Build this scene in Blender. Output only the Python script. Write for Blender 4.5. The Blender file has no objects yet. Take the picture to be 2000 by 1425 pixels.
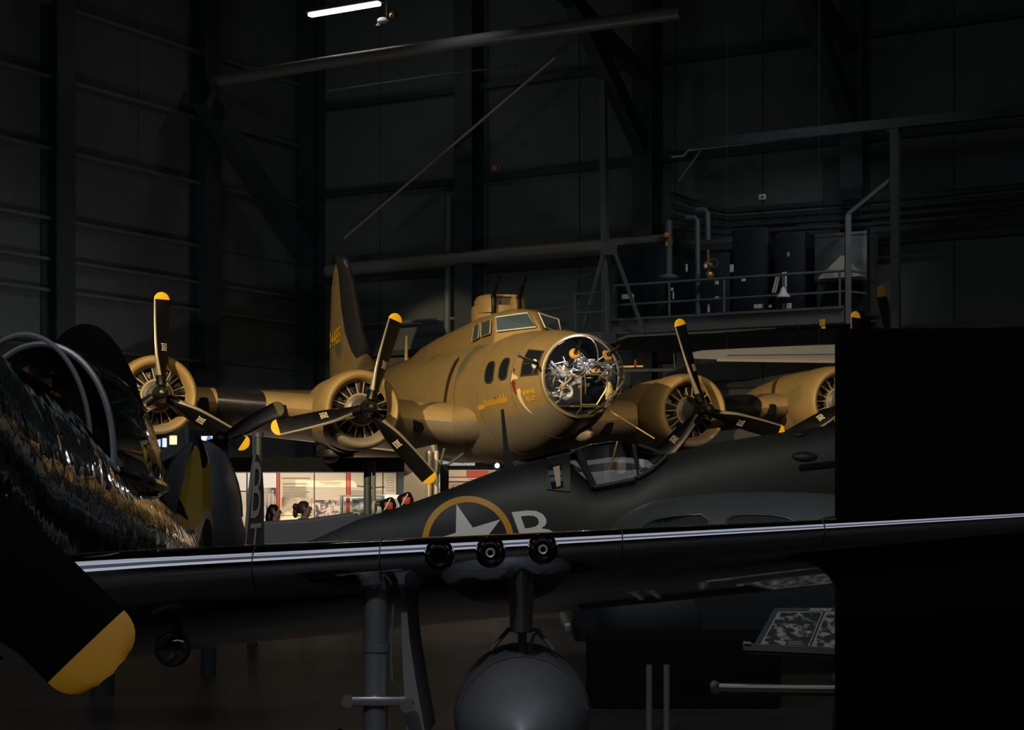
import bpy, bmesh, math, random
from mathutils import Vector, Matrix
random.seed(7)
scene = bpy.context.scene
COL = scene.collection
PI = math.pi

# ------------------------------------------------------------------ camera
CAMH = 1.7
FPX = 3435.0                      # focal length in pixels of a 2000 px wide frame
HORIZ = 960.0
cam_d = bpy.data.cameras.new('camera')
cam = bpy.data.objects.new('camera', cam_d); COL.objects.link(cam)
cam.location = (0, 0, CAMH); cam.rotation_euler = (PI/2, 0, 0)
cam_d.sensor_width = 36; cam_d.lens = 36*FPX/2000.0
cam_d.shift_y = (HORIZ-712.5)/2000.0
cam_d.clip_end = 300
scene.camera = cam
# ------------------------------------------------------------------ world, exposure
w = bpy.data.worlds.new('world'); scene.world = w; w.use_nodes = True
bg = w.node_tree.nodes['Background']; bg.inputs[0].default_value = (.5, .6, .7, 1); bg.inputs[1].default_value = .004
vs = scene.view_settings
vs.view_transform = 'Standard'; vs.look = 'None'; vs.gamma = 1.0; vs.use_curve_mapping = False
vs.exposure = 0.0
# ------------------------------------------------------------------ lamps of the hall and added fill lamps
def spot(name, loc, target, power, size, col=(1, .82, .58), blend=.5, radius=.25):
    d = bpy.data.lights.new(name, 'SPOT'); d.energy = power; d.spot_size = math.radians(size); d.spot_blend = blend
    d.shadow_soft_size = radius; d.color = col
    o = bpy.data.objects.new(name, d); COL.objects.link(o); o.location = loc
    o.rotation_euler = (Vector(target)-Vector(loc)).to_track_quat('-Z', 'Y').to_euler()
    return o
def area(name, loc, target, power, sx, sy, col=(1, .9, .8)):
    d = bpy.data.lights.new(name, 'AREA'); d.energy = power; d.shape = 'RECTANGLE'; d.size = sx; d.size_y = sy; d.color = col
    o = bpy.data.objects.new(name, d); COL.objects.link(o); o.location = loc
    o.rotation_euler = (Vector(target)-Vector(loc)).to_track_quat('-Z', 'Y').to_euler()
    return o
KEY = (1, .775, .46)
CUTOFFS = []                         # spotlights given added unseen plates that cut their light: lamp position, sight direction, cut-off elevations; their housings are built below
def cut_spot(name, loc, target, power, size, el_top, el_bot, col=KEY, label=''):
    spot(name, loc, target, power, size, col, .3, .05); CUTOFFS.append((Vector(loc), Vector(target), math.radians(el_top), math.radians(el_bot), label))
cut_spot('key_spotlight', (-9.5, 11.0, 9.0), (-1.2, 29.6, 4.2), 25000, 44, -7.5, -19.5, label='added unseen housing with light-cutting plates for the spotlight high over the aisle')
cut_spot('wing_spotlight', (5.5, 9.0, 10.5), (5.2, 31.0, 4.0), 9000, 34, -10.5, -22, label='added unseen housing with light-cutting plates for the spotlight on the far wing')
cut_spot('outer_engine_spotlight', (-2.5, 8.0, 11.0), (-6.0, 29.0, 3.6), 5000, 26, -12.5, -22.5, label='added unseen housing with light-cutting plates for the spotlight on the outer engine')
cut_spot('fighter_fill', (-2.0, 3.0, 12.0), (1.2, 22.5, 1.5), 4200, 30, -21.5, -37, (1, .95, .86), label='added unseen fill spotlight with light-cutting plates for the starred fighter')  # lamp added to brighten the starred fighter; no such source is seen
spot('tail_spotlight', (-13, 27.0, 12.5), (-4.4, 46.7, 6.3), 9000, 12.5, KEY, .35, .15)
COOL = (.72, .86, .92)
spot('back_wall_spotlight', (7, 38, 16.5), (5.5, 49.0, 1.0), 720, 48, COOL, 1, .5)
spot('back_wall_spotlight', (-2, 42, 16.5), (-1, 51.5, 1.0), 640, 48, COOL, 1, .5)
spot('side_wall_spotlight', (-6, 38, 16.5), (-12.3, 46, 1.2), 480, 46, (.85, .88, .8), 1, .5)
spot('foreground_spotlight', (-2.5, -3.0, 9.5), (-.2, 7.6, .8), 900, 30, (.9, .93, 1), .7, .2)
area('aisle_streak_fill', (-2, 11, 15.5), (-2, 11.5, 0), 420, 34, 8, (.85, .9, 1))  # broad unseen glow added for the streak along the polished wing
area('ceiling_fill', (-3, 3, 16.8), (-3, 3.2, 0), 150, 36, 14, (.75, .82, 1))  # dim overhead glow added to grey the polished wing; no real panels
nl = bpy.data.lights.new('nose_fill', 'POINT'); nl.energy = 22; nl.color = (.82, .85, 1); nl.shadow_soft_size = .05  # cool lamp added to whiten the inside of the glazed nose
nlo = bpy.data.objects.new('nose_fill', nl); COL.objects.link(nlo); nlo.location = (1.12, 29.95, 4.22)
spot('catwalk_fill', (13, 31, 16.3), (5.6, 45.5, 6.0), 1300, 34, (.95, .93, .85), .8, .2)  # unseen lamp added to brighten the catwalk
area('front_streak_fill', (-4, -5, 14.0), (-4, 7, 1.4), 520, 36, 8, (.9, .92, 1))  # second broad glow added behind the viewpoint for wing streaks

# ================================================================== helpers
def P(px, py, Y):                 # a point of the place at depth Y that the photograph shows at px, py
    return Vector(((px-1000)/FPX*Y, Y, CAMH+(HORIZ-py)/FPX*Y))
_m = {}
def mat(name, col, rough=.55, metal=0., noise=0., nscale=6., spec=.5, emit=0., bump=0., bscale=30.):
    if name in _m: return _m[name]
    m = bpy.data.materials.new(name); m.use_nodes = True; nt = m.node_tree
    b = nt.nodes['Principled BSDF']; c4 = tuple(col)+(1,)
    b.inputs['Base Color'].default_value = c4; b.inputs['Roughness'].default_value = rough
    b.inputs['Metallic'].default_value = metal; b.inputs['Specular IOR Level'].default_value = spec
    if emit: b.inputs['Emission Color'].default_value = c4; b.inputs['Emission Strength'].default_value = emit
    if noise or bump:
        tc = nt.nodes.new('ShaderNodeTexCoord')
    if noise:
        n = nt.nodes.new('ShaderNodeTexNoise'); n.inputs['Scale'].default_value = nscale; n.inputs['Detail'].default_value = 6
        nt.links.new(tc.outputs['Object'], n.inputs['Vector'])
        mx = nt.nodes.new('ShaderNodeMix'); mx.data_type = 'RGBA'
        mx.inputs[6].default_value = tuple(v*(1-noise) for v in col)+(1,); mx.inputs[7].default_value = tuple(min(1, v*(1+noise)) for v in col)+(1,)
        nt.links.new(n.outputs['Fac'], mx.inputs[0]); nt.links.new(mx.outputs[2], b.inputs['Base Color'])
        mr = nt.nodes.new('ShaderNodeMapRange'); mr.inputs[3].default_value = max(.02, rough-.1); mr.inputs[4].default_value = min(1, rough+.1)
        nt.links.new(n.outputs['Fac'], mr.inputs[0]); nt.links.new(mr.outputs[0], b.inputs['Roughness'])
    if bump:
        n2 = nt.nodes.new('ShaderNodeTexNoise'); n2.inputs['Scale'].default_value = bscale
        nt.links.new(tc.outputs['Object'], n2.inputs['Vector'])
        bp = nt.nodes.new('ShaderNodeBump'); bp.inputs['Strength'].default_value = bump; bp.inputs['Distance'].default_value = .02
        nt.links.new(n2.outputs['Fac'], bp.inputs['Height']); nt.links.new(bp.outputs[0], b.inputs['Normal'])
    _m[name] = m; return m
def glass(name, tint=(.9, .93, .93), refl=.1, rough=.02):
    if name in _m: return _m[name]
    m = bpy.data.materials.new(name); m.use_nodes = True; nt = m.node_tree; nt.nodes.clear()
    o = nt.nodes.new('ShaderNodeOutputMaterial'); t = nt.nodes.new('ShaderNodeBsdfTransparent'); t.inputs[0].default_value = tuple(tint)+(1,)
    g = nt.nodes.new('ShaderNodeBsdfGlossy'); g.inputs['Roughness'].default_value = rough
    lw = nt.nodes.new('ShaderNodeLayerWeight'); lw.inputs[0].default_value = .35
    mr = nt.nodes.new('ShaderNodeMapRange'); mr.inputs[3].default_value = refl; mr.inputs[4].default_value = .75
    mx = nt.nodes.new('ShaderNodeMixShader')
    nt.links.new(lw.outputs['Facing'], mr.inputs[0]); nt.links.new(mr.outputs[0], mx.inputs[0])
    nt.links.new(t.outputs[0], mx.inputs[1]); nt.links.new(g.outputs[0], mx.inputs[2]); nt.links.new(mx.outputs[0], o.inputs[0])
    _m[name] = m; return m
def camo_mat(name, top, low, zcut, slope, green, gscale=.45, rough=.5):
    m = bpy.data.materials.new(name); m.use_nodes = True; nt = m.node_tree; b = nt.nodes['Principled BSDF']
    N, L = nt.nodes.new, nt.links.new
    tc = N('ShaderNodeTexCoord'); sx = N('ShaderNodeSeparateXYZ'); L(tc.outputs['Object'], sx.inputs[0])
    ma = N('ShaderNodeMath'); ma.operation = 'MULTIPLY_ADD'; ma.inputs[1].default_value = -slope; L(sx.outputs[0], ma.inputs[0]); L(sx.outputs[2], ma.inputs[2])
    wn = N('ShaderNodeTexNoise'); wn.inputs['Scale'].default_value = .8; L(tc.outputs['Object'], wn.inputs['Vector'])
    mw = N('ShaderNodeMath'); mw.operation = 'MULTIPLY_ADD'; mw.inputs[1].default_value = .12; L(wn.outputs['Fac'], mw.inputs[0]); L(ma.outputs[0], mw.inputs[2])
    mr = N('ShaderNodeMapRange'); mr.inputs[1].default_value = zcut+.03; mr.inputs[2].default_value = zcut+.12; L(mw.outputs[0], mr.inputs[0])
    gn = N('ShaderNodeTexNoise'); gn.inputs['Scale'].default_value = gscale; gn.inputs['Detail'].default_value = 2; L(tc.outputs['Object'], gn.inputs['Vector'])
    gr = N('ShaderNodeMapRange'); gr.inputs[1].default_value = .60; gr.inputs[2].default_value = .66; L(gn.outputs['Fac'], gr.inputs[0])
    fn = N('ShaderNodeTexNoise'); fn.inputs['Scale'].default_value = 3.5; fn.inputs['Detail'].default_value = 8; L(tc.outputs['Object'], fn.inputs['Vector'])
    m0 = N('ShaderNodeMix'); m0.data_type = 'RGBA'; m0.inputs[6].default_value = tuple(v*.8 for v in top)+(1,); m0.inputs[7].default_value = tuple(v*1.2 for v in top)+(1,); L(fn.outputs['Fac'], m0.inputs[0])
    m1 = N('ShaderNodeMix'); m1.data_type = 'RGBA'; m1.inputs[7].default_value = tuple(green)+(1,); L(gr.outputs[0], m1.inputs[0]); L(m0.outputs[2], m1.inputs[6])
    m2 = N('ShaderNodeMix'); m2.data_type = 'RGBA'; m2.inputs[6].default_value = tuple(low)+(1,); L(mr.outputs[0], m2.inputs[0]); L(m1.outputs[2], m2.inputs[7])
    L(m2.outputs[2], b.inputs['Base Color']); b.inputs['Roughness'].default_value = rough; b.inputs['Specular IOR Level'].default_value = .35
    _m[name] = m; return m
def photo_mat(name, dark, light, scale, thr=.5, dist=1.2):
    m = bpy.data.materials.new(name); m.use_nodes = True; nt = m.node_tree; b = nt.nodes['Principled BSDF']
    N, L = nt.nodes.new, nt.links.new
    tc = N('ShaderNodeTexCoord'); n = N('ShaderNodeTexNoise'); n.inputs['Scale'].default_value = scale; n.inputs['Detail'].default_value = 5; n.inputs['Distortion'].default_value = dist
    L(tc.outputs['Object'], n.inputs['Vector'])
    mr = N('ShaderNodeMapRange'); mr.inputs[1].default_value = thr-.05; mr.inputs[2].default_value = thr+.07; L(n.outputs['Fac'], mr.inputs[0])
    mx = N('ShaderNodeMix'); mx.data_type = 'RGBA'; mx.inputs[6].default_value = tuple(dark)+(1,); mx.inputs[7].default_value = tuple(light)+(1,)
    L(mr.outputs[0], mx.inputs[0]); L(mx.outputs[2], b.inputs['Base Color']); b.inputs['Roughness'].default_value = .6
    _m[name] = m; return m

def mk(name, V, F, m, parent=None, smooth=True, fm=None, ang=38, world=False):
    me = bpy.data.meshes.new(name); me.from_pydata([tuple(v) for v in V], [], F); me.update()
    for x in (m if isinstance(m, (list, tuple)) else [m]): me.materials.append(x)
    if fm: me.polygons.foreach_set('material_index', fm)
    bm = bmesh.new(); bm.from_mesh(me); bmesh.ops.recalc_face_normals(bm, faces=bm.faces); bm.to_mesh(me); bm.free()
    if smooth:
        me.polygons.foreach_set('use_smooth', [True]*len(me.polygons)); me.set_sharp_from_angle(angle=math.radians(ang))
    o = bpy.data.objects.new(name, me); COL.objects.link(o)
    if parent is not None:
        o.parent = parent
        if world and parent.type == 'EMPTY': o.matrix_parent_inverse = parent.matrix_basis.inverted()
    return o
class G:                          # collects pieces of ONE part
    def __init__(s): s.V, s.F, s.M = [], [], []
    def add(s, VF, mi=0):
        V, F = VF; n = len(s.V); s.V += [Vector(v) for v in V]; s.F += [tuple(i+n for i in f) for f in F]; s.M += [mi]*len(F); return s
    def build(s, name, m, parent=None, smooth=True, ang=38, world=False):
        return mk(name, s.V, s.F, m, parent, smooth, s.M, ang, world)
def box(c, sz, rz=0., R=None):
    hx, hy, hz = sz[0]/2, sz[1]/2, sz[2]/2
    V = [Vector((x, y, z)) for x in (-hx, hx) for y in (-hy, hy) for z in (-hz, hz)]
    if R is None: R = Matrix.Rotation(rz, 3, 'Z')
    V = [R @ v + Vector(c) for v in V]
    return V, [(0, 1, 3, 2), (4, 6, 7, 5), (0, 4, 5, 1), (2, 3, 7, 6), (0, 2, 6, 4), (1, 5, 7, 3)]
def bevbox(c, sz, b=.02, rz=0., R=None):
    bm = bmesh.new(); bmesh.ops.create_cube(bm, size=1)
    for v in bm.verts: v.co = Vector((v.co.x*sz[0], v.co.y*sz[1], v.co.z*sz[2]))
    bmesh.ops.bevel(bm, geom=bm.edges[:], offset=b, segments=2, affect='EDGES', profile=.5)
    if R is None: R = Matrix.Rotation(rz, 3, 'Z')
    bm.verts.ensure_lookup_table()
    V = [R @ v.co + Vector(c) for v in bm.verts]; F = [tuple(v.index for v in f.verts) for f in bm.faces]; bm.free()
    return V, F
def bar(p0, p1, wx, wz):           # square bar between two points
    p0, p1 = Vector(p0), Vector(p1); d = p1-p0; L = d.length
    R = d.to_track_quat('X', 'Z').to_matrix()
    return box((p0+p1)/2, (L, wx, wz), R=R)
def basis(d):
    d = Vector(d).normalized(); a = Vector((0, 0, 1)) if abs(d.z) < .9 else Vector((1, 0, 0))
    u = d.cross(a).normalized(); return u, d.cross(u).normalized()
def tube(p0, p1, r0, r1=None, n=10, cap=True):
    p0, p1 = Vector(p0), Vector(p1); r1 = r0 if r1 is None else r1; u, v = basis(p1-p0)
    V = [p+(u*math.cos(2*PI*i/n)+v*math.sin(2*PI*i/n))*r for p, r in ((p0, r0), (p1, r1)) for i in range(n)]
    F = [(i, (i+1) % n, n+(i+1) % n, n+i) for i in range(n)]
    if cap: F += [tuple(range(n))[::-1], tuple(range(n, 2*n))]
    return V, F
def pipe(pts, r, n=8, closed=False):
    pts = [Vector(p) for p in pts]; rings = []; N = len(pts); u = None
    for i, p in enumerate(pts):
        a = pts[(i-1) % N] if (closed or i) else p; b = pts[(i+1) % N] if (closed or i < N-1) else p
        d = (b-a).normalized()
        if u is None: u, v = basis(d)
        else:
            u = (u-d*u.dot(d)); u = u.normalized() if u.length > 1e-5 else basis(d)[0]
            v = d.cross(u)
        rr = r[i] if isinstance(r, (list, tuple)) else r
        rings.append([p+(u*math.cos(2*PI*k/n)+v*math.sin(2*PI*k/n))*rr for k in range(n)])
    return loft(rings, True, not closed, not closed, closed)
def loft(rings, closed=True, cap0=False, cap1=False, loop=False):
    n = len(rings[0]); V = [v for r in rings for v in r]; F = []
    R = len(rings)
    for j in range(R if loop else R-1):
        a, b = j*n, ((j+1) % R)*n
        for i in range(n if closed else n-1):
            k = (i+1) % n; F.append((a+i, a+k, b+k, b+i))
    if cap0: F.append(tuple(range(n))[::-1])
    if cap1: F.append(tuple(range((R-1)*n, R*n)))
    return V, F
def lathe(prof, axis='x', n=32, c=(0, 0, 0)):
    rings = []
    for a, r in prof:
        ring = []
        for i in range(n):
            t = 2*PI*i/n; y, z = r*math.cos(t), r*math.sin(t)
            v = (a, y, z) if axis == 'x' else ((y, a, z) if axis == 'y' else (y, z, a))
            ring.append(Vector(v)+Vector(c))
        rings.append(ring)
    return loft(rings, True)
def ell(c, r, n=16, k=10):
    rings = [[Vector((c[0]+r[0]*math.sin(PI*j/k)*math.cos(2*PI*i/n), c[1]+r[1]*math.sin(PI*j/k)*math.sin(2*PI*i/n), c[2]+r[2]*math.cos(PI*j/k))) for i in range(n)] for j in range(1, k)]
    V, F = loft(rings, True); n0 = len(V); V += [Vector((c[0], c[1], c[2]+r[2])), Vector((c[0], c[1], c[2]-r[2]))]
    F += [(n0, (i+1) % n, i) for i in range(n)] + [(n0+1, (k-2)*n+i, (k-2)*n+(i+1) % n) for i in range(n)]
    return V, F
def prism(poly, d):                # polygon of 3D points pushed along d
    d = Vector(d); poly = [Vector(p) for p in poly]; n = len(poly)
    V = poly+[p+d for p in poly]
    return V, [tuple(range(n))[::-1], tuple(range(n, 2*n))]+[(i, (i+1) % n, n+(i+1) % n, n+i) for i in range(n)]
def thing(name, label, cat, loc=(0, 0, 0), rz=0., group=None):
    o = bpy.data.objects.new(name, None); COL.objects.link(o); o.empty_display_size = .2
    o.location = loc; o.rotation_euler = (0, 0, rz); o['label'] = label; o['category'] = cat
    if group: o['group'] = group
    return o
def tag(o, label, cat, group=None):
    o['label'] = label; o['category'] = cat
    if group: o['group'] = group
    return o
def struct(o, label=None):
    o['kind'] = 'structure'
    if label: o['label'] = label
    return o
def text2d(body, size, align='LEFT', bold=0.):
    cu = bpy.data.curves.new('t', 'FONT'); cu.body = body; cu.size = size; cu.align_x = align; cu.resolution_u = 3; cu.offset = bold*size
    o = bpy.data.objects.new('t', cu); COL.objects.link(o)
    bpy.context.view_layer.update()
    me = bpy.data.meshes.new_from_object(o)
    V = [(v.co.x, v.co.y) for v in me.vertices]; F = [tuple(p.vertices) for p in me.polygons]
    bpy.data.objects.remove(o); bpy.data.curves.remove(cu); bpy.data.meshes.remove(me)
    return V, F
def decal(name, V2, F, mp, m, parent, step=.12, world=False):
    bm = bmesh.new(); vs_ = [bm.verts.new((x, y, 0)) for x, y in V2]
    for f in F:
        try: bm.faces.new([vs_[i] for i in f])
        except ValueError: pass
    bmesh.ops.triangulate(bm, faces=bm.faces[:])
    for _ in range(5):
        es = [e for e in bm.edges if e.calc_length() > step]
        if not es: break
        bmesh.ops.subdivide_edges(bm, edges=es, cuts=1); bmesh.ops.triangulate(bm, faces=[f for f in bm.faces if len(f.verts) > 3])
    bm.verts.ensure_lookup_table()
    V = [mp(v.co.x, v.co.y) for v in bm.verts]; F2 = [tuple(v.index for v in f.verts) for f in bm.faces]; bm.free()
    return mk(name, V, F2, m, parent, True, world=world)

# ------------------------------------------------------------------ materials
STEEL = mat('dark_painted_steel', (.035, .045, .05), .55, 0, .25, 4)
STEEL2 = mat('grey_painted_steel', (.13, .14, .14), .5, 0, .2, 4)
WALLM = mat('hall_wall_paint', (.105, .118, .118), .75, 0, .18, 1.2)
BLACK = mat('matt_black', (.005, .005, .006), .8, spec=.1)
PROPB = mat('propeller_black', (.0035, .0035, .004), .4, 0, .2, 8, spec=.3)
YELL = mat('yellow_paint', (.85, .50, .012), .45)
ORNG = mat('orange_paint', (.55, .2, .03), .5)
WHITE = mat('white_plastic', (.8, .77, .72), .5)
CHROME = mat('polished_aluminium', (.66, .67, .73), .06, 1, 0, 3, bump=.04, bscale=9)
DULLM = mat('dull_aluminium', (.36, .36, .36), .32, .7, .15, 5)
GUNM = mat('gun_metal', (.012, .012, .013), .35, .6)
RUBBER = mat('rubber_boot', (.012, .012, .014), .3, 0, .2, 5)
ENGM = mat('engine_grey', (.10, .095, .085), .42, .3, .3, 12)
ENGD = mat('engine_dark', (.012, .012, .012), .5, .3)
RODM = mat('pushrod_tan', (.42, .31, .17), .35, .3)
BRASS = mat('brass_metal', (.5, .33, .12), .35, .7)
OLIVE = camo_mat('bomber_paint', (.27, .185, .072), (.20, .165, .12), 2.94, .12, (.13, .13, .065))
OLIVEP = mat('olive_drab_plain', (.29, .195, .072), .5, 0, .15, 3, spec=.35)
CREAM = mat('panel_cream', (.66, .56, .42), .7, 0, .05, 2)
PWHITE = mat('panel_white', (.75, .72, .68), .7)
RED = mat('panel_red', (.52, .06, .02), .6)
INK = mat('ink_dark', (.09, .075, .06), .7)
GLASS = glass('clear_canopy', (.80, .83, .81), .12)
DGLASS = mat('dark_window', (.012, .016, .02), .06, 0, 0, spec=.8)

# ------------------------------------------------------------------ added unseen spotlight housings whose plates cut stray light
for k, (lp, tg, et, eb, lab) in enumerate(CUTOFFS):
    d_ = tg-lp; az = math.atan2(d_.y, d_.x); t = thing('added_spot_housing', lab, 'light', lp, az, 'added spotlight housings')
    mk('housing', *lathe([(-.45, .05), (-.4, .16), (-.12, .18), (-.1, .17)], 'x', 20), BLACK, t)
    mk('light_cut_plate', *box((.8, 0, .8*math.tan(et)+.45), (.01, 1.8, .9)), BLACK, t, False); mk('light_cut_plate', *box((.8, 0, .8*math.tan(eb)-.45), (.01, 1.8, .9)), BLACK, t, False)
    mk('hanger', *tube((-.25, 0, .15), (-.25, 0, 17.4-lp.z), .02), STEEL, t)

# ================================================================== the hall
C0 = Vector((-6.4, 55.0)); AH = math.radians(30.2)
E1 = Vector((math.cos(AH), -math.sin(AH))); E2 = Vector((-math.sin(AH), -math.cos(AH)))
def H(p, q, z): v = C0+E1*p+E2*q; return Vector((v.x, v.y, z))
RH = -AH
def onq(px, py, q):                # where the sight line meets the plane q metres in front of the back wall
    k = (px-1000)/FPX; Y = (q+C0.dot(E2))/(k*E2.x+E2.y); return P(px, py, Y)
def onp(px, py, p):
    k = (px-1000)/FPX; Y = (p+C0.dot(E1))/(k*E1.x+E1.y); return P(px, py, Y)
def hbox(p0, p1, q0, q1, z0, z1):
    return box(H((p0+p1)/2, (q0+q1)/2, (z0+z1)/2), (abs(p1-p0), abs(q1-q0), abs(z1-z0)), rz=RH)
HT = 17.5
FLOORM = mat('polished_concrete', (.034, .03, .027), .42, 0, .35, 1.5, spec=.2, bump=.03)
CEILM = mat('ceiling_dark', (.03, .034, .036), .8, 0, .2, 2)
struct(mk('floor', *hbox(-1, 50, -1, 72, -.3, 0), FLOORM, None, False))
struct(mk('ceiling', *hbox(-1, 50, -1, 72, HT, HT+.3), CEILM, None, False))
wl = struct(mk('wall_left', *hbox(-.5, -.12, -.5, 72, 0, HT), STEEL, None, False))
wb = struct(mk('wall_back', *hbox(-.12, 50, -.5, -.12, 0, HT), STEEL, None, False))
struct(mk('wall_right', *hbox(49, 49.4, -.5, 72, 0, HT), WALLM, None, False))
struct(mk('wall_front', *hbox(-.5, 49.4, 71, 71.4, 0, HT), WALLM, None, False))
ROWS = [0, 2.2, 4.0, 5.45, 6.9, 7.7, 8.75, 10.55, 12.4, 14.3, HT]
BAY = 5.8
cols_q = [.3, 5.2+.0, 5.2+BAY, 5.2+2*BAY]
# left wall: panels, girts, columns
gq = [0, 5.2, 11.0, 16.8, 22.6]
for a, b in zip(gq, gq[1:]):
    mid = a+(b-a)*.42
    for z0, z1 in zip(ROWS, ROWS[1:]):
        if z1 < 3: continue
        for u0, u1 in ((a, mid), (mid, b)):
            mk('wall_panel', *hbox(-.12, -.06+random.uniform(-.008, .008), u0+.015, u1-.015, z0+.012, z1-.012), WALLM, wl, False)
    for z in ROWS[2:-1]:
        if b <= 5.2 and z in (5.45, 8.75): continue
        mk('girt', *hbox(-.06, .12, a, b, z-.04, z+.04), STEEL2, wl, False)
for q in gq[1:4]:
    g = G(); g.add(hbox(-.05, .55, q-.03, q+.03, 0, HT)); g.add(hbox(.5, .56, q-.32, q+.32, 0, HT)); g.add(hbox(-.06, 0, q-.32, q+.32, 0, HT))
    g.build('column', STEEL, wl, False)
# back wall panels
ps = [0, 2.7, 5.4, 6.55, 9.6, 12.6, 15.2, 17.8, 20.4, 23.5, 27, 31]
BR = [0, 2.5, 4.6, 5.9, 8.2, 10.9, 13.6, HT]
for a, b in zip(ps, ps[1:]):
    for z0, z1 in zip(BR, BR[1:]):
        if z1 < 3: continue
        mk('wall_panel', *hbox(a+.015, b-.015, -.12, -.06+random.uniform(-.008, .008), z0+.012, z1-.012), WALLM, wb, False)
for z in BR[2:-1]:
    mk('girt', *hbox(0, 31, -.06, .14, z-.08, z+.08), STEEL, wb, False)
for p in (.35, 6.1, 11.9, 17.9, 23.9):
    g = G(); g.add(hbox(p-.03, p+.03, -.05, .6, 0, HT)); g.add(hbox(p-.3, p+.3, .55, .61, 0, HT)); g.add(hbox(p-.3, p+.3, -.06, 0, 0, HT))
    g.build('column', STEEL, wb, False)
# roof frame: haunched rafters and purlins under the ceiling
for k, p in enumerate((11.9, 17.9)):
    g = G()
    g.add(bar(H(p, .6, 11.2), H(p, 8.5, HT-.2), .35, .5)); g.add(bar(H(p, .6, 13.2), H(p, 16, HT-.35), .35, .35))
    tag(g.build('roof_rafter', STEEL, None, False), ['dark haunched roof rafter rising behind the grey catwalk post', 'dark haunched roof rafter farthest to the right above the catwalk'][k], 'beam', 'roof rafters')
for k, q in enumerate((3.0, 6.5, 10.0, 13.5)):
    tag(mk('roof_purlin', *hbox(0, 40, q-.12, q+.12, HT-.35, HT-.02), STEEL, None, False), ['%s dark roof purlin counted from the back wall' % n for n in ('first', 'second', 'third', 'fourth')][k], 'beam', 'roof purlins')
kb = G(); kb.add(bar(onp(395, 190, 1.0), onp(590, 490, 1.0), .5, .55))
tag(kb.build('knee_brace', STEEL, None, False), 'heavy dark diagonal knee brace in the corner left of the tail fin', 'beam')

# ceiling light with a glowing tube
def tube_light(c, label, ang=RH, L=2.35, e=9.0, grp='fluorescent ceiling lights'):
    t = thing('ceiling_light', label, 'light', c, ang, grp)
    mk('housing', *bevbox((0, 0, .07), (L+.08, .30, .10), .02), STEEL2, t, True)
    mk('lamp_tube', *bevbox((0, 0, -.03), (L, .2, .08), .035), mat('lamp_glow', (1, .94, .9), .4, emit=e), t, True)
    return t
pl = onq(672, 17, 5.0)
tube_light(pl, 'glowing fluorescent tube under the dark roof above the tail fin')
mk('hanger', *tube((-.9, 0, .1), (-.9, 0, HT-pl.z), .012), STEEL, bpy.data.objects['ceiling_light'])
mk('hanger', *tube((.9, 0, .1), (.9, 0, HT-pl.z), .012), STEEL, bpy.data.objects['ceiling_light'])
fx = thing('emergency_light', 'small twin-headed emergency light hanging beside the glowing tube', 'light', onq(755, 38, 4.6))
c_ = onq(755, 38, 4.6)
g = G(); g.add(ell(onq(768, 30, 4.6), (.12, .12, .1))); g.build('amber_head', BRASS, fx, world=True)
g = G(); g.add(ell(onq(748, 40, 4.6), (.16, .1, .09))); g.add(pipe([onq(742, 42, 4.6), onq(735, 50, 4.6), onq(742, 49, 4.6)], .02)); g.build('white_head', WHITE, fx, world=True)
mk('stem', *tube(c_, (c_.x, c_.y, HT), .015), STEEL, fx, world=True)
# big duct, sloping rod, pipes on back wall
def run_pipe(name, pts, r, m, label, cat='pipe', n=12): return tag(mk(name, *pipe(pts, r, n), m), label, cat)
run_pipe('air_duct', [onq(420, 158, 5.5), onq(640, 122, 5.5), onq(950, 76, 5.5), onq(1330, 24, 5.5)], .17, mat('duct_grey', (.3, .28, .25), .45, .4), 'long round grey duct under the roof below the glowing tube', 'duct', 16)
run_pipe('roof_conduit', [onq(640, 178, 3), onq(860, 146, 3), onq(1010, 128, 3)], .035, STEEL2, 'thin conduit running under the big round duct')
g = G(); g.add(tube(onq(672, 465, .7), onq(1085, 112, .7), .045))
tag(g.build('brace_rod', mat('rod_grey', (.4, .38, .33), .45, .3), None), 'long thin diagonal steel brace rod above the tail fin', 'rod')
run_pipe('wall_pipe', [onq(640, 528, .5), onq(900, 505, .5), onq(1000, 494, .5), onq(1190, 479, .5), onq(1312, 468, .5)], .19, mat('pipe_grey', (.27, .25, .22), .5, .2), 'thick grey horizontal pipe along the back wall behind the turret', n=16)
run_pipe('thin_wall_pipe', [onq(700, 636, .3), onq(880, 622, .3), onq(1100, 602, .3)], .05, STEEL2, 'thin dark pipe low on the back wall behind the propeller')
run_pipe('downpipe', [onq(877, 380, .3), onq(875, 520, .3), onq(874, 640, .3), onq(874, 720, .3)], .11, STEEL2, 'vertical downpipe on the back wall beside the broad column')
for px, py, q, lab in ((910, 447, .3, 'small white alarm box on the back wall above the turret'), (1489, 385, .3, 'small white alarm box high on the wall above the catwalk pipes')):
    c = onq(px, py, q); t = thing('alarm_box', lab, 'alarm', c, RH, 'white alarm boxes')
    mk('body', *bevbox((0, 0, 0), (.2, .1, .16), .03), WHITE, t); mk('lens', *bevbox((.03, -.06, 0), (.05, .03, .06), .01), INK, t)
    if px < 1000: mk('cable', *pipe([(-.02, 0, -.08), (-.1, .02, -.25), (-.5, .02, -.5), (-.5, .02, -.65)], .012, 6), STEEL2, t)
for px, py, q, lab in ((970, 328, 1.2, 'dim amber box lamp high under the roof purlin'), (1181, 374, 2.6, 'amber box lamp clamped on the grey catwalk post')):
    c = onq(px, py, q); t = thing('box_lamp', lab, 'lamp', c, RH, 'amber box lamps')
    mk('amber_face', *bevbox((-.05, 0, 0), (.15, .1, .15), .015), ORNG, t); mk('bracket', *bevbox((.12, 0, 0), (.07, .08, .14), .01), STEEL2, t)

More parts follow.
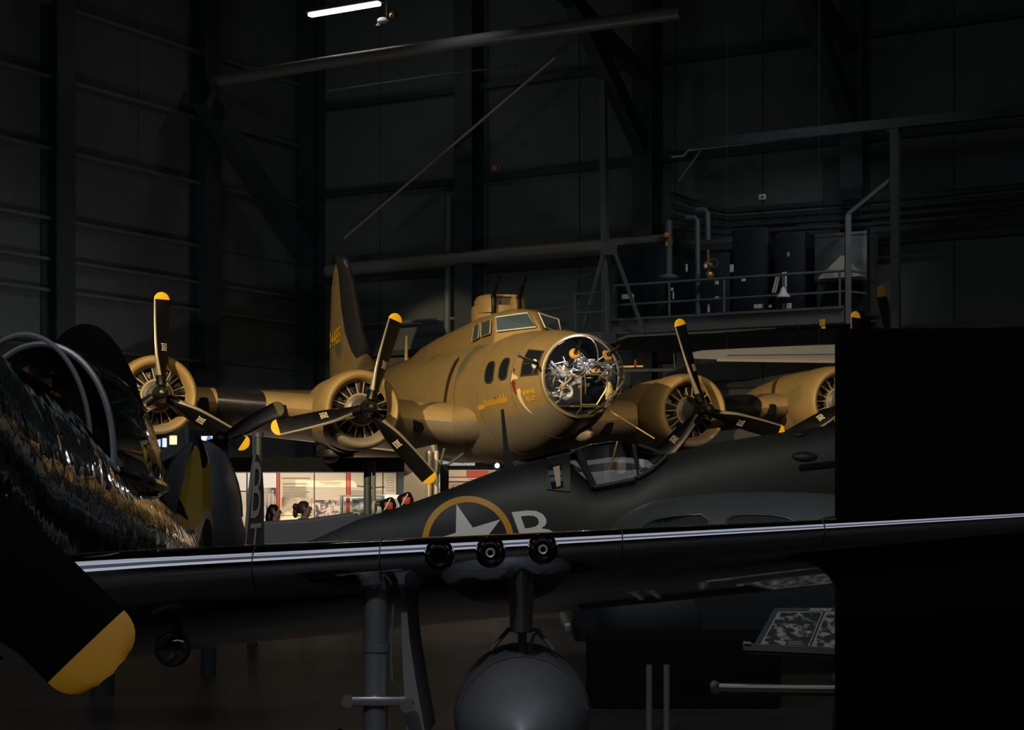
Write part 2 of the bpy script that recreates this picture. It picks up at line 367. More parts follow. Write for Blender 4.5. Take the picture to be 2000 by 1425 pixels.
# ================================================================== catwalk, equipment
cw = thing('catwalk', 'raised steel catwalk with handrails behind the bomber nose', 'catwalk', onq(1420, 960, 2.5)-Vector((0, 0, CAMH)))
CQ = 2.6
def q3(px, py, q=CQ): return onq(px, py, q)
zd = q3(1200, 655).z; zt = q3(1200, 622).z
pL, pR = q3(1198, 640), q3(1700, 640)
def pz(px, z, q=CQ): v = q3(px, 600, q); v.z = z; return v
g = G(); g.add(bar(pz(1198, (zd+zt)/2), pz(1650, (zd+zt)/2), .12, zt-zd)); g.add(bar(pz(1198, zt-.05), pz(1650, zt-.05), .3, .05)); g.add(bar(pz(1198, zd+.05), pz(1650, zd+.05), .3, .05))
g.build('edge_beam', STEEL2, cw, False, world=True)
pa, pb = H(0, 0, 0), 0
def pcoord(px): v = q3(px, 600); return (Vector((v.x, v.y))-C0).dot(E1)
p_a, p_b = pcoord(1198), pcoord(1655)
mk('deck', *hbox(p_a, p_b, .1, CQ, zt-.12, zt-.04), STEEL, cw, False, world=True)
zr1, zr2 = q3(1198, 558).z, q3(1198, 596).z
mk('handrail', *pipe([pz(1198, zr1), pz(1655, zr1), pz(1692, zr1, 1.9)], .035, 8), STEEL2, cw, world=True)
mk('mid_rail', *pipe([pz(1198, zr2), pz(1655, zr2), pz(1692, zr2, 1.9)], .03, 8), STEEL2, cw, world=True)
for px in (1198, 1307, 1414, 1530, 1640): mk('rail_post', *tube(pz(px, zd), pz(px, zr1), .035, n=8), STEEL2, cw, world=True)
mk('conduit', *pipe([q3(1207, 663), q3(1226, 656), q3(1400, 648), q3(1515, 640)], .03, 6), mat('pale_conduit', (.5, .46, .4), .5), cw, world=True)
g = G()
x0, x1, z0, z1 = 1123, 1184, q3(1150, 652).z, q3(1150, 578).z
g.add(pipe([pz(1123, z0, 3.2), pz(1123, z1, 3.2), pz(1184, z1, 3.2), pz(1184, z0, 3.2)], .035, 6)); g.add(tube(pz(1123, (z0+z1)/2, 3.2), pz(1184, (z0+z1)/2, 3.2), .03)); g.add(tube(pz(1131, z0, 2), pz(1131, z1, 2), .03)); g.add(tube(pz(1123, z1, 3.2), pz(1131, z1, 2), .03))
g.build('ladder_cage', STEEL2, cw, world=True)
g = G(); g.add(bar(pz(1123, z0-.2, 3.1), pz(1190, z0-.2, 3.1), .9, .3)); g.build('landing_beam', STEEL2, cw, False, world=True)
pt = thing('support_post', 'tall grey steel post with braced foot rising through the catwalk', 'post', pz(1188, 0, 2.75))
mk('shaft', *bar(pz(1190, 0, 2.75), pz(1177, q3(1177, 120, 2.75).z, 2.75), .17, .17), STEEL2, pt, False, world=True)
g = G(); g.add(prism([q3(1174, 498, 2.85), q3(1177, 473, 2.85), q3(1202, 473, 2.85), q3(1206, 498, 2.85)], Vector((E2.x, E2.y, 0))*.06)); g.build('gusset', STEEL2, pt, False, world=True)
for a_, b_ in (((1178, 495), (1138, 645)), ((1202, 495), (1253, 637))): mk('brace', *bar(q3(*a_, 2.9), q3(*b_, 2.9), .08, .08), STEEL2, pt, False, world=True)
fr = thing('stair_frame', 'dark steel portal frame with slanted handrail above the catwalk end', 'frame', pz(1752, 0, 2.6))
mk('post', *bar(pz(1752, 0, 2.6), pz(1748, q3(1748, 240).z, 2.6), .2, .2), STEEL, fr, False, world=True)
mk('post', *bar(pz(1656, zd, 2.6), pz(1656, q3(1656, 420).z, 2.6), .14, .14), STEEL2, fr, False, world=True)
mk('slanted_rail', *bar(q3(1656, 419), q3(1755, 338), .09, .09), STEEL2, fr, False, world=True)
mk('lintel', *bar(q3(1362, 282), q3(2010, 214), .22, .24), STEEL, fr, False, world=True)
mk('conduit', *pipe([q3(1312, 306), q3(1335, 304), q3(1345, 293), q3(1370, 290), q3(1550, 270), q3(1730, 251), q3(1742, 258), q3(1744, 275), q3(1744, 340)], .03, 6), mat('rod_grey', (0, 0, 0)), fr, world=True)
mk('tie_rod', *tube(q3(1370, 292), q3(1325, 354), .03), STEEL2, fr, world=True)
# cabinets behind the rail
CAB = mat('cabinet_navy', (.012, .017, .026), .5, 0, .2, 3)
def onwall(px0, py0, px1, py1, q, d, m, name, lab, cat, b=.02):
    a_, b_ = onq(px0, py0, q), onq(px1, py1, q); c = (a_+b_)/2; c.x -= E2.x*d/2; c.y -= E2.y*d/2
    L = (Vector((b_.x, b_.y))-Vector((a_.x, a_.y))).length
    t = thing(name, lab, cat, (c.x, c.y, min(a_.z, b_.z)), RH)
    mk('body', *bevbox((0, 0, abs(a_.z-b_.z)/2), (L, d, abs(a_.z-b_.z)), b), m, t)
    return t, L, abs(a_.z-b_.z)
t, L, hh = onwall(1512, 456, 1572, 620, 1.5, .9, CAB, 'electrical_cabinet', 'dark electrical cabinet numbered 8 behind the catwalk rail', 'cabinet')
V, F = text2d('8', .17, 'CENTER'); decal('number', V, F, lambda x, y: (x-.02, -.475, hh*.72+y), WHITE, t)
mk('door', *bevbox((0, -.455, hh/2), (L*.92, .02, hh*.95), .008), CAB, t)
t2, L, hh = onwall(1205, 478, 1300, 640, 1.0, .6, CAB, 'electrical_cabinet', 'wide dark electrical cabinet behind the rail left of the valves', 'cabinet'); mk('door', *bevbox((-.3, -.31, hh/2), (L*.4, .02, hh*.9), .006), CAB, t2)
t2, L, hh = onwall(1310, 500, 1425, 640, 1.2, .8, CAB, 'electrical_cabinet', 'dark electrical cabinet directly behind the brass valve', 'cabinet'); mk('door', *bevbox((.25, -.41, hh/2), (L*.45, .02, hh*.9), .006), CAB, t2)
t2, L, hh = onwall(1430, 450, 1500, 635, 1.2, .8, CAB, 'electrical_cabinet', 'tall plain dark cabinet left of the one numbered 8', 'cabinet'); mk('door', *bevbox((0, -.41, hh/2), (L*.9, .02, hh*.95), .006), CAB, t2)
DUCT = mat('sheet_metal', (.34, .36, .38), .34, .85, .2, 3)
t2, L, hh = onwall(1591, 458, 1693, 545, 1.7, .9, DUCT, 'sheet_metal_duct', 'pale sheet-metal duct box above the catwalk beside the slanted rail', 'duct', .01)
mk('lofted_shell', *loft([[Vector((-L*.36, -.47, .04)), Vector((L*.48, -.47, .04)), Vector((L*.48, -.80, .04)), Vector((-L*.36, -.80, .04))], [Vector((.02, -.46, hh*.52)), Vector((.08, -.46, hh*.52)), Vector((.08, -.48, hh*.52)), Vector((.02, -.48, hh*.52))]], True, True, True), mat('duct_reflection', (.62, .55, .45), .4, .6), t2, False)  # pale wedge stands in for the triangular lit reflection on the duct
for zz in (.1, hh-.06): mk('flange', *bevbox((0, -.46, zz), (L, .03, .04), .005), DUCT, t2)
# pipes & valves
PIPEM = mat('lagged_pipe', (.10, .115, .125), .5, .1)
for k, (x, yy, lab) in enumerate(((1362, (425, 640), 'lagged vertical pipe behind the rail left of the brass valve'), (1382, (410, 470), 'lagged vertical pipe directly above the brass valve'))):
    run_pipe('vertical_pipe', [onq(x-22, yy[0], 1.6), onq(x-4, yy[0], 1.6), onq(x, yy[0]+6, 1.6), onq(x+1, yy[1], 1.6)], .075, PIPEM, lab)
for k, dy in enumerate((0, 22, 42, 62)):
    run_pipe('overhead_pipe', [onq(1312, 380+dy, 1.0), onq(1370, 402+dy*.8, 1.0), onq(1420, 412+dy*.7, 1.0), onq(1700, 392+dy*.75, 1.0), onq(2010, 362+dy*.8, 1.0)], .085-.008*k, STEEL, ['topmost', 'second', 'third', 'lowest'][k]+' of the four dark pipes running above the cabinets')
run_pipe('pipe_lagging', [onq(1500, 437, .85), onq(1555, 433, .85)], .11, mat('lagging_pale', (.4, .4, .4), .5), 'short pale pipe sleeve on the dark pipes above the cabinet')
v = thing('orange_valve', 'orange-handled valve on the standpipe left of the cabinets', 'valve', onq(1304, 600, 1.8))
mk('standpipe', *pipe([onq(1306, 430, 1.8), onq(1306, 545, 1.8)], .10, 12), PIPEM, v, world=True)
mk('flange', *ell(onq(1306, 542, 1.8), (.28, .28, .1)), STEEL2, v, world=True)
mk('handle', *bevbox(onq(1302, 459, 2.0), (.16, .12, .14), .04), ORNG, v, world=True); mk('handle', *bevbox(onq(1303, 476, 2.0), (.11, .1, .14), .03), ORNG, v, world=True)
mk('hose', *pipe([onq(1305, 462, 2.1), onq(1313, 468, 2.1), onq(1312, 480, 2.1), onq(1305, 484, 2.1)], .015, 6), STEEL2, v, world=True)
v = thing('brass_valve', 'brass valve cluster with gauge on the cabinet pipes', 'valve', onq(1383, 600, 2.0))
mk('stem', *pipe([onq(1383, 488, 2.0), onq(1383, 535, 2.0)], .035, 8), BRASS, v, world=True)
mk('body', *ell(onq(1383, 518, 2.0), (.14, .1, .12)), BRASS, v, world=True); mk('gauge', *ell(onq(1386, 537, 2.0), (.12, .08, .12)), BRASS, v, world=True)
mk('handwheel', *lathe([(0, .11), (.03, .13), (.05, .11), (.03, .09), (0, .11)], 'y', 20, onq(1393, 514, 2.1)), STEEL2, v, world=True)
mk('gauge_dial', *ell(onq(1378, 520, 2.15), (.05, .03, .06)), WHITE, v, world=True)
SM = [(1341, 523, .05, .2, 'narrow white label strip left of the brass valve'), (1429, 524, .1, .2, 'white and blue bottle tag hanging right of the brass valve'), (1452, 545, .12, .12, 'small square white tag on the cabinet below the bottle tag'), (1400, 552, .1, .1, 'small grey switch box just under the handrail'), (1400, 582, .1, .09, 'small grey switch box just above the middle rail'), (1311, 565, .12, .08, 'small pale tag beside the second rail post'), (1315, 577, .035, .2, 'thin white strip below the pale tag by the rail post'), (1384, 602, .06, .22, 'upright white handle strip low behind the middle rail'), (1226, 579, .36, .13, 'row of pale switch plates at the near end of the catwalk'), (1481, 598, .24, .11, 'pale double socket plate low behind the middle rail'), (1504, 598, .08, .07, 'tiny white plate right of the double socket'), (1541, 598, .13, .16, 'white label pair below the bell-shaped lamp')]
for px, py, ww, h_, lab in SM:
    t = thing('wall_plate', lab, 'plate', onq(px, py, 2.05), RH, 'small pale plates behind the catwalk rail')
    mk('plate', *bevbox((0, 0, 0), (ww, .04, h_), .01), WHITE, t); mk('screw', *tube((0, -.02, h_*.3), (0, -.03, h_*.3), .012, n=6), INK, t)
t = thing('bell_lamp', 'white bell-shaped lamp hanging on the middle catwalk rail', 'lamp', onq(1530, 580, 2.7), RH)
mk('shade', *lathe([(-.02, .15), (0, .17), (.04, .16), (.12, .09), (.2, .07), (.26, .02)], 'z', 20), WHITE, t); mk('socket', *tube((0, 0, -.12), (0, 0, 0), .06, n=10), GUNM, t)
t = thing('label_strip', 'tall white strip of square stickers above the bell-shaped lamp', 'sign', onq(1532, 555, 2.3), RH)
mk('board', *bevbox((0, 0, 0), (.13, .03, .62), .01), WHITE, t)
for i in range(6): mk('sticker', *bevbox((0, -.02, -.26+i*.1), (.09, .012, .07), .004), CREAM, t)
t = thing('fluorescent_strip', 'pair of leaning pale strips between the cabinets behind the rail', 'strip', onq(1512, 560, 2.2), RH)
for k in (0, 1): mk('strip', *bar(onq(1517+k*5, 540, 2.2), onq(1509+k*5, 572, 2.2), .03, .04), WHITE, t, False, world=True)
t = thing('yellow_sign', 'small orange-yellow sign clipped under the catwalk deck edge', 'sign', q3(1606, 630, 2.8), RH)
mk('face', *bevbox((0, 0, 0), (.15, .05, .17), .01), YELL, t); mk('clip', *bevbox((.03, 0, -.13), (.1, .05, .07), .01), WHITE, t)
# pale box and dark hanging aircraft bits behind the bomber
PGREY = mat('pale_grey_paint', (.36, .35, .32), .5, 0, .08, 2)

# ================================================================== the bomber
TH = math.radians(18.5)
B17 = thing('bomber_aircraft', 'olive drab four-engined bomber with clear glazed nose', 'aircraft', (.52, 32.0, 0), -PI/2+TH)
ST = [(2.05, 3.68, .69, .69, .69), (1.7, 3.66, .80, .79, .81), (1.2, 3.63, .92, .90, .95), (.6, 3.59, 1.02, 1.0, 1.07), (0, 3.56, 1.08, 1.07, 1.16),
      (-1, 3.52, 1.13, 1.15, 1.21), (-2.5, 3.5, 1.16, 1.2, 1.22), (-5, 3.5, 1.16, 1.22, 1.2), (-8, 3.58, 1.06, 1.14, 1.08), (-11, 3.75, .88, .98, .9),
      (-14, 3.95, .62, .78, .68), (-17, 4.15, .34, .5, .42), (-18.6, 4.25, .16, .25, .2)]
def sec(x):
    if x >= ST[0][0]: return ST[0][1:]
    for a_, b_ in zip(ST, ST[1:]):
        if b_[0] <= x <= a_[0]:
            t_ = (a_[0]-x)/(a_[0]-b_[0]); return tuple(a_[i]+(b_[i]-a_[i])*t_ for i in range(1, 5))
    return ST[-1][1:]
def fring(x, k=0., n=48):
    zc, hw, ht, hb = sec(x)
    return [Vector((x, (hw+k)*math.cos(2*PI*i/n), zc+((ht if math.sin(2*PI*i/n) >= 0 else hb)+k)*math.sin(2*PI*i/n))) for i in range(n)]
def fside(x, z, off=.008, side=-1):
    zc, hw, ht, hb = sec(x); h = ht if z > zc else hb
    t_ = max(0., 1-((z-zc)/h)**2); return Vector((x, side*(hw*math.sqrt(t_)+off), z))
xs = [2.05, 1.9, 1.7, 1.45, 1.2, .9, .6, .3, 0, -.5, -1, -1.7, -2.5, -3.5, -5, -6.5, -8, -9.5, -11, -12.5, -14, -15.5, -17, -18, -18.6]
mk('fuselage', *loft([fring(x) for x in xs], True, False, True), OLIVE, B17)
LINER = mat('cockpit_green', (.035, .045, .04), .6)
mk('nose_liner', *loft([fring(x, -.03) for x in (2.05, 1.7, 1.2, .6, .3)], True, False, True), LINER, B17)
for x, w_ in ((-1.66, .02), (2.0, .05), (1.1, .006), (-.35, .006)):
    r_ = [fring(x-w_/2, .006), fring(x, .012), fring(x+w_/2, .006)]
    mk('fuselage_seam', *loft(r_), mat('seam_dark', (.08, .058, .025), .6) if x != 2.0 else mat('nose_ring_metal', (.36, .28, .16), .4, .5), B17)
# glazed nose
def ng(u, v, k=0.):                # u: 0 rim .. 1 tip, v: angle round
    a_ = u*PI/2; zc = 3.68-.03*u; r_ = math.cos(a_)**.8 if a_ < PI/2-1e-6 else 0.
    zz = math.sin(v)*(.69+k); 
    if zz < 0: zz *= (1-.10*math.cos(a_)*0)
    return Vector((2.05+(.98+k)*math.sin(a_), (.69+k)*r_*math.cos(v), zc+zz*r_))
NU, NV = 14, 40
V = [ng(j/NU, 2*PI*i/NV) for j in range(NU) for i in range(NV)]+[ng(1, 0)]
F = [(j*NV+i, j*NV+(i+1) % NV, (j+1)*NV+(i+1) % NV, (j+1)*NV+i) for j in range(NU-1) for i in range(NV)]+[((NU-1)*NV+i, (NU-1)*NV+(i+1) % NV, NU*NV) for i in range(NV)]
nose = mk('nose_glazing', V, F, glass('nose_plexiglass', (.93, .94, .94), .07, .015), B17)
FRM = mat('glazing_frame', (.22, .19, .15), .35, .5)
mk('glazing_rim', *pipe([ng(.01, 2*PI*i/40, .012) for i in range(40)], .028, 8, True), mat('nose_ring_metal', (0, 0, 0)), nose)
def nz(y, z, k=.006):              # point on the glazing at y, z
    r_ = min(.999, math.hypot(y/.69, (z-3.66)/.69)); c_ = r_**1.25; return Vector((2.05+(.98+k)*math.sqrt(max(0., 1-c_*c_)), y*(1+k), 3.66+(z-3.66)*(1+k)))
def rib(a_, b_, r=.011, n=10): return pipe([nz(a_[0]+(b_[0]-a_[0])*i/n, a_[1]+(b_[1]-a_[1])*i/n) for i in range(n+1)], r, 6)
N1, N2 = (-.29, 3.69), (-.06, 3.82)
for a_, b_ in ((N1, (-.60, 3.32)), (N1, N2), (N1, (-.18, 3.02)), (N2, (.02, 4.34)), (N2, (.64, 3.92)), ((.5, 3.57), (-.02, 3.0)), (N2, (.5, 3.57))):
    mk('glazing_rib', *rib(a_, b_), FRM, nose)
arch = [(2.90, -.31, 3.60), (2.92, -.22, 3.645), (2.95, -.04, 3.645), (2.95, .12, 3.56), (2.95, .11, 3.41), (2.86, -.03, 3.15), (2.82, -.29, 3.15), (2.88, -.32, 3.40)]
mk('aiming_window_frame', *pipe([Vector(a_)+Vector((.03, 0, 0)) for a_ in arch], .017, 6, True), mat('aim_frame_metal', (.3, .22, .1), .4, .6), nose)
mk('aiming_window', *prism([Vector(a_)+Vector((.03, 0, 0)) for a_ in arch], (.006, 0, 0)), glass('aiming_glass', (.55, .62, .6), .12), nose, False)
def gun(name, p0, p1, r=.022, jr=.034):
    p0, p1 = Vector(p0), Vector(p1); d = (p1-p0)
    g = G(); g.add(tube(p0, p0+d*.72, jr, n=10)); g.add(tube(p0+d*.7, p1, r, n=10)); g.add(tube(p1-d*.07, p1, r*1.45, n=10))
    return g
for c_, mz in (((2.74, -.36, 4.0), (3.14, -.41, 4.17)), ((2.78, .20, 3.98), (3.12, .31, 4.13))):
    c_ = Vector(c_); nrm = (Vector(mz)-c_).normalized(); u_, v_ = basis(nrm)
    pd = mk('gun_socket', *tube(c_-nrm*.01, c_+nrm*.025, .098, .085, 24), mat('socket_yellow', (.62, .36, .06), .45), nose)
    g = gun('nose_gun', c_-nrm*.45, mz); g.build('nose_gun', GUNM, nose)
# bombardier equipment seen through the glazing
mk('nose_floor', *box((1.5, 0, 3.16), (1.3, .82, .04)), LINER, B17, False)
EQ = [mat('equip_white', (.85, .83, .85), .35, .1), mat('equip_steel', (.7, .7, .76), .3, .8), mat('equip_tan', (.6, .42, .2), .5), mat('equip_dark', (.03, .03, .035), .5)]
random.seed(11)
def clutter(cx, cy, cz, sx, sy, sz, n, seed):
    random.seed(seed); g = G()
    for i in range(n):
        c_ = Vector((cx+random.uniform(-sx, sx), cy+random.uniform(-sy, sy), cz+random.uniform(-sz, sz)))
        k = random.random(); mi = random.choice((0, 0, 1, 1, 1, 2, 3))
        if k < .45: g.add(bevbox(c_, (random.uniform(.03, .10), random.uniform(.03, .13), random.uniform(.02, .07)), .008, random.uniform(0, 3)), mi)
        elif k < .8:
            d_ = Vector((random.uniform(-.1, .1), random.uniform(-.18, .18), random.uniform(-.15, .15))); g.add(tube(c_-d_, c_+d_, random.uniform(.008, .018), n=6), mi)
        else: g.add(ell(c_, (.035, .035, .04), 8, 6), mi)
    return g
allg = G()
for k, a_ in enumerate(((2.0, -.42, 3.72, .15, .14, .10, 14), (2.1, -.22, 3.74, .15, .14, .12, 16), (2.15, .02, 3.80, .12, .12, .10, 12), (2.1, .38, 3.72, .12, .14, .12, 14), (2.1, -.30, 3.34, .12, .12, .10, 10), (2.1, .48, 3.40, .1, .08, .14, 10), (1.7, .1, 3.75, .2, .35, .25, 14), (2.35, -.36, 3.80, .1, .14, .08, 14), (2.4, -.05, 3.86, .1, .16, .10, 14), (2.4, .3, 3.80, .1, .12, .12, 12), (2.3, -.42, 3.45, .1, .1, .1, 10))):
    cg_ = clutter(*a_, k+3); n_ = len(allg.V); allg.V += cg_.V; allg.F += [tuple(q+n_ for q in f) for f in cg_.F]; allg.M += cg_.M
allg.build('bombardier_instruments', EQ, B17)['kind'] = 'stuff'
mk('bombardier_seat', *bevbox((1.75, -.28, 3.36), (.4, .4, .1), .04), EQ[0], B17)
mk('gunsight_ring', *lathe([(0, .10), (.04, .13), (.08, .10), (.04, .07), (0, .10)], 'x', 20, (2.25, -.34, 3.38)), EQ[0], B17)
mk('oxygen_bottle', *ell((2.1, .5, 3.42), (.08, .07, .17)), EQ[2], B17)
mk('head_cushion', *bevbox((2.35, .16, 3.78), (.1, .16, .15), .04), mat('leather_tan', (.6, .38, .16), .5), B17)
mk('sill_strip', *bevbox((2.35, 0, 3.14), (.08, .62, .03), .01), BRASS, B17)
# side windows of the nose
def chaikin(pts, k=2):
    for _ in range(k):
        n = len(pts); pts = [q for i in range(n) for q in ((pts[i][0]*.78+pts[(i+1) % n][0]*.22, pts[i][1]*.78+pts[(i+1) % n][1]*.22), (pts[i][0]*.22+pts[(i+1) % n][0]*.78, pts[i][1]*.22+pts[(i+1) % n][1]*.78))]
    return pts
def patch(name, pts, m, off=.012, parent=B17, side=-1, fr=None, step=.1):
    V2 = pts; o = decal(name, V2, [tuple(range(len(pts)))], lambda x, z: fside(x, z, off, side), m, parent, step)
    if fr:
        n = len(pts); dens = []
        for i in range(n):
            (x0, z0), (x1, z1) = pts[i], pts[(i+1) % n]
            dens += [fside(x0+(x1-x0)*k/(1 if n > 10 else 4), z0+(z1-z0)*k/(1 if n > 10 else 4), off, side) for k in range(1 if n > 10 else 4)]
        mk('window_frame', *pipe(dens, .012, 6, True), fr, o)
    return o
FD = mat('window_frame_dark', (.05, .04, .02), .5)
WA = [(-.03, 4.0), (.2, 4.02), (.32, 3.96), (.45, 3.72), (.36, 3.65), (.12, 3.66), (.05, 3.72), (-.06, 3.92)]
WB = [(.60, 4.0), (.72, 4.06), (.88, 4.02), (.95, 3.94), (.97, 3.74), (.92, 3.69), (.70, 3.68), (.64, 3.76)]
CH = [(1.38, 4.16), (1.9, 4.10), (1.93, 3.92), (1.95, 3.70), (1.43, 3.70), (1.42, 3.90)]
WA = chaikin([(-.08, 4.03), (.30, 4.04), (.47, 3.66), (.04, 3.63)]); WB = chaikin([(.57, 4.05), (.91, 4.06), (.99, 3.68), (.64, 3.66)])
for w_ in (WA, WB): patch('side_window', w_, DGLASS, fr=FD); patch('side_window', w_, DGLASS, side=1, fr=FD)
cw_ = patch('cheek_window', CH, DGLASS, fr=FD); patch('cheek_window', CH, DGLASS, side=1, fr=FD)
mk('window_bar', *pipe([fside(1.42, 3.90, .015), fside(1.7, 3.91, .015), fside(1.93, 3.92, .015)], .014, 6), FD, cw_)
gun('cheek_gun', (1.75, -.66, 3.88), (2.66, -1.35, 3.96), .02, .032).build('cheek_gun', GUNM, B17)
mk('gun_socket', *ell((1.80, -.74, 3.88), (.08, .05, .09)), EQ[0], B17)
# markings on the nose
YD = mat('marking_yellow', (.66, .36, .02), .5); SKIN = mat('figure_cream', (.72, .55, .30), .5); FRED = mat('figure_red', (.22, .018, .008), .5)
for k in range(17):
    x = -.04+k*.056; z = 3.238+.06*(x+.4)/1.3+.02
    patch('bomb_marking', [(x, z+.05), (x+.034, z+.052), (x+.026, z-.048), (x-.008, z-.05)], YD, .008, step=.2)
patch('bomb_marking', [(-.42, 3.262), (-.08, 3.285), (-.04, 3.205), (-.375, 3.172)], YD, .008)
for k in (0, 1, 2, 6, 8, 9): patch('star_marking', [(-.27+k*.115, 3.30+k*.011), (-.24+k*.115, 3.33+k*.011), (-.21+k*.115, 3.30+k*.011), (-.24+k*.115, 3.27+k*.011)], YD if k != 6 else FRED, .008, step=.2)
for k, (body, x0, z0, sz) in enumerate((('"MEMPHIS', 1.40, 3.355, .105), ('BELLE"', 1.49, 3.262, .09))):
    V, F = text2d(body, sz, bold=.028); wd = max(v[0] for v in V); sc = (.40 if k == 0 else .27)/wd
    decal('nose_lettering', [(x0+a_*sc, z0+b_*1.05+(a_*sc)*.09) for a_, b_ in V], F, lambda x, z: fside(x, z, .01), YD, B17, .15)
patch('figure_torso', chaikin([(1.13, 3.60), (1.19, 3.66), (1.22, 3.60), (1.27, 3.62), (1.25, 3.52), (1.25, 3.45), (1.30, 3.40), (1.24, 3.38), (1.19, 3.46), (1.16, 3.54)], 1), FRED, .012)
patch('figure_arm', chaikin([(1.13, 3.72), (1.16, 3.80), (1.19, 3.74), (1.28, 3.72), (1.36, 3.69), (1.34, 3.64), (1.24, 3.66), (1.19, 3.64), (1.15, 3.56), (1.12, 3.62)], 1), SKIN, .010)
patch('figure_leg', chaikin([(1.29, 3.46), (1.36, 3.50), (1.41, 3.46), (1.39, 3.41), (1.375, 3.36), (1.385, 3.24), (1.405, 3.14), (1.44, 3.03), (1.38, 3.08), (1.33, 3.16), (1.28, 3.28), (1.27, 3.40)], 1), SKIN, .010)
patch('figure_hair', chaikin([(1.15, 3.84), (1.20, 3.86), (1.22, 3.80), (1.18, 3.78)], 1), FRED, .012)
# cockpit
def arc(x, hw, zb, zs, zt, fwd=None):
    prof = [(-hw*1.10, zb), (-hw*1.03, zb+(zs-zb)*.4), (-hw, zs), (-hw*.82, zs+(zt-zs)*.55), (-hw*.45, zs+(zt-zs)*.88), (0, zt)]
    prof += [(-y, z) for y, z in prof[-2::-1]]
    return [Vector((x, y, z)) for y, z in prof]
r0, r1 = [], []
for y, z in [(v.y, v.z) for v in arc(0, .62, 4.4, 4.93, 5.1)]:
    f_ = min(1.0, abs(y)/.62)
    r0.append(Vector((.06-.80*f_**1.15, y, 4.64-.05*f_ if abs(y) < .63 else z))); r1.append(Vector((-.42-.40*f_, y, 5.0-.06*f_ if abs(y) < .63 else z)))
rpre = [Vector((v.x-.03, v.y, 4.3)) for v in r0]
ck = mk('cockpit_roof', *loft([rpre, r0, r1, arc(-1.0, .61, 4.3, 4.93, 5.13), arc(-2.1, .62, 4.2, 4.93, 5.14), arc(-3.2, .62, 4.1, 4.85, 5.08), arc(-5.0, .62, 4.0, 4.72, 5.02), arc(-6.5, .55, 4.0, 4.62, 4.93), arc(-8.6, .4, 4.0, 4.4, 4.66)], False), OLIVEP, B17)
WFR = mat('window_frame_pale', (.62, .6, .55), .45)
def quad_pane(name, pts, m, off, fr=WFR, parent=ck, r=.014):
    o = mk(name, *prism([Vector(p)+Vector(off) for p in pts], Vector(off)*.5), m, parent, False)
    mk('pane_frame', *pipe([Vector(p)+Vector(off)*1.5 for p in pts], r, 6, True), fr, o); return o
COCK = mat('windscreen_glass', (.06, .09, .11), .05, 0, 0, spec=.9)
for sgn in (-1, 1):
    quad_pane('windscreen_pane', [(-.06, sgn*.06, 4.68), (-.70, sgn*.60, 4.64), (-.80, sgn*.585, 4.91), (-.47, sgn*.08, 4.975)], COCK, (.035, sgn*.02, .012))
    quad_pane('side_pane', [(-.92, sgn*.635, 4.64), (-1.50, sgn*.635, 4.62), (-1.52, sgn*.617, 4.89), (-.94, sgn*.612, 4.90)], COCK, (0, sgn*.025, .0), OLIVEP)
    quad_pane('side_pane', [(-1.62, sgn*.64, 4.62), (-2.05, sgn*.64, 4.58), (-1.98, sgn*.62, 4.86), (-1.62, sgn*.617, 4.89)], COCK, (0, sgn*.025, .0), OLIVEP)
mk('roof_window', *bevbox((-1.2, -.33, 5.07), (.36, .3, .03), .01, R=Matrix.Rotation(.26, 3, 'X')), mat('roof_glass', (.5, .48, .44), .15, .3), ck)
# turret
TU = OLIVEP; tx = -2.5
tb = mk('turret', *lathe([(4.9, .52), (5.2, .53), (5.3, .52)], 'z', 28, (tx, 0, 0)), TU, B17)
for sgn in (-1, 1):
    rr = [[Vector((tx+.1+.45*math.cos(a_)*s_, sgn*.2+(.30 if sgn*math.sin(a_) > 0 else .10)*math.sin(a_)*s_, z_)) for a_ in [2*PI*i/16 for i in range(16)]] for z_, s_ in ((5.15, 1.0), (5.40, .98), (5.49, .80), (5.53, .4))]
    mk('turret_cheek', *loft(rr, True, False, True), TU, tb)
    gp = Vector((tx+.3, sgn*.26, 5.28))
    mk('gun_slot', *bevbox((tx+.52, sgn*.25, 5.28), (.06, .11, .36), .02), GUNM, tb)
    gun('turret_gun', gp, gp+Vector((.62, 0, .50)), .025, .045).build('turret_gun', GUNM, tb)
mk('turret_glass', *bevbox((tx+.36, 0, 5.36), (.05, .36, .2), .02), mat('turret_pane', (.09, .075, .06), .1), tb)
mk('turret_frame', *bevbox((tx+.30, 0, 5.49), (.3, .5, .05), .02), mat('turret_frame_tan', (.38, .28, .14), .4), tb)
# wings
def naca(n=14, t=.18):
    up = []
    for i in range(n+1):
        c_ = .5*(1-math.cos(PI*i/n)); up.append((c_, 5*t*(.2969*math.sqrt(c_)-.126*c_-.3516*c_**2+.2843*c_**3-.1036*c_**4)))
    return up
def wsec(y, sgn):
    ay = abs(y); k = max(0., (ay-14.2)/1.6)
    xl = -1.28-.145*(ay-1); ch = 5.75-.205*(ay-1)
    if k > 0: sh = math.sqrt(max(.0004, 1-k*k)); xl -= ch*(1-sh)*.42; ch *= sh
    z = 2.98+.079*(ay-1)+(.012*ay if sgn > 0 else 0); t = (.185-.006*(ay-1))
    up = naca(14, t); pts = [(c_, h_) for c_, h_ in up[::-1]]+[(c_, -h_*.8) for c_, h_ in up[1:-1]]
    inc = math.radians(3.5)
    return [Vector((xl-ch*c_*math.cos(inc)+ch*h_*math.sin(inc), sgn*ay, z-ch*c_*math.sin(inc)*.9+ch*h_+.0)) for c_, h_ in pts]
WP = camo_mat('wing_paint', (.30, .205, .085), (.24, .195, .14), 3.02, 0.0, (.27, .19, .08))
wings = {}
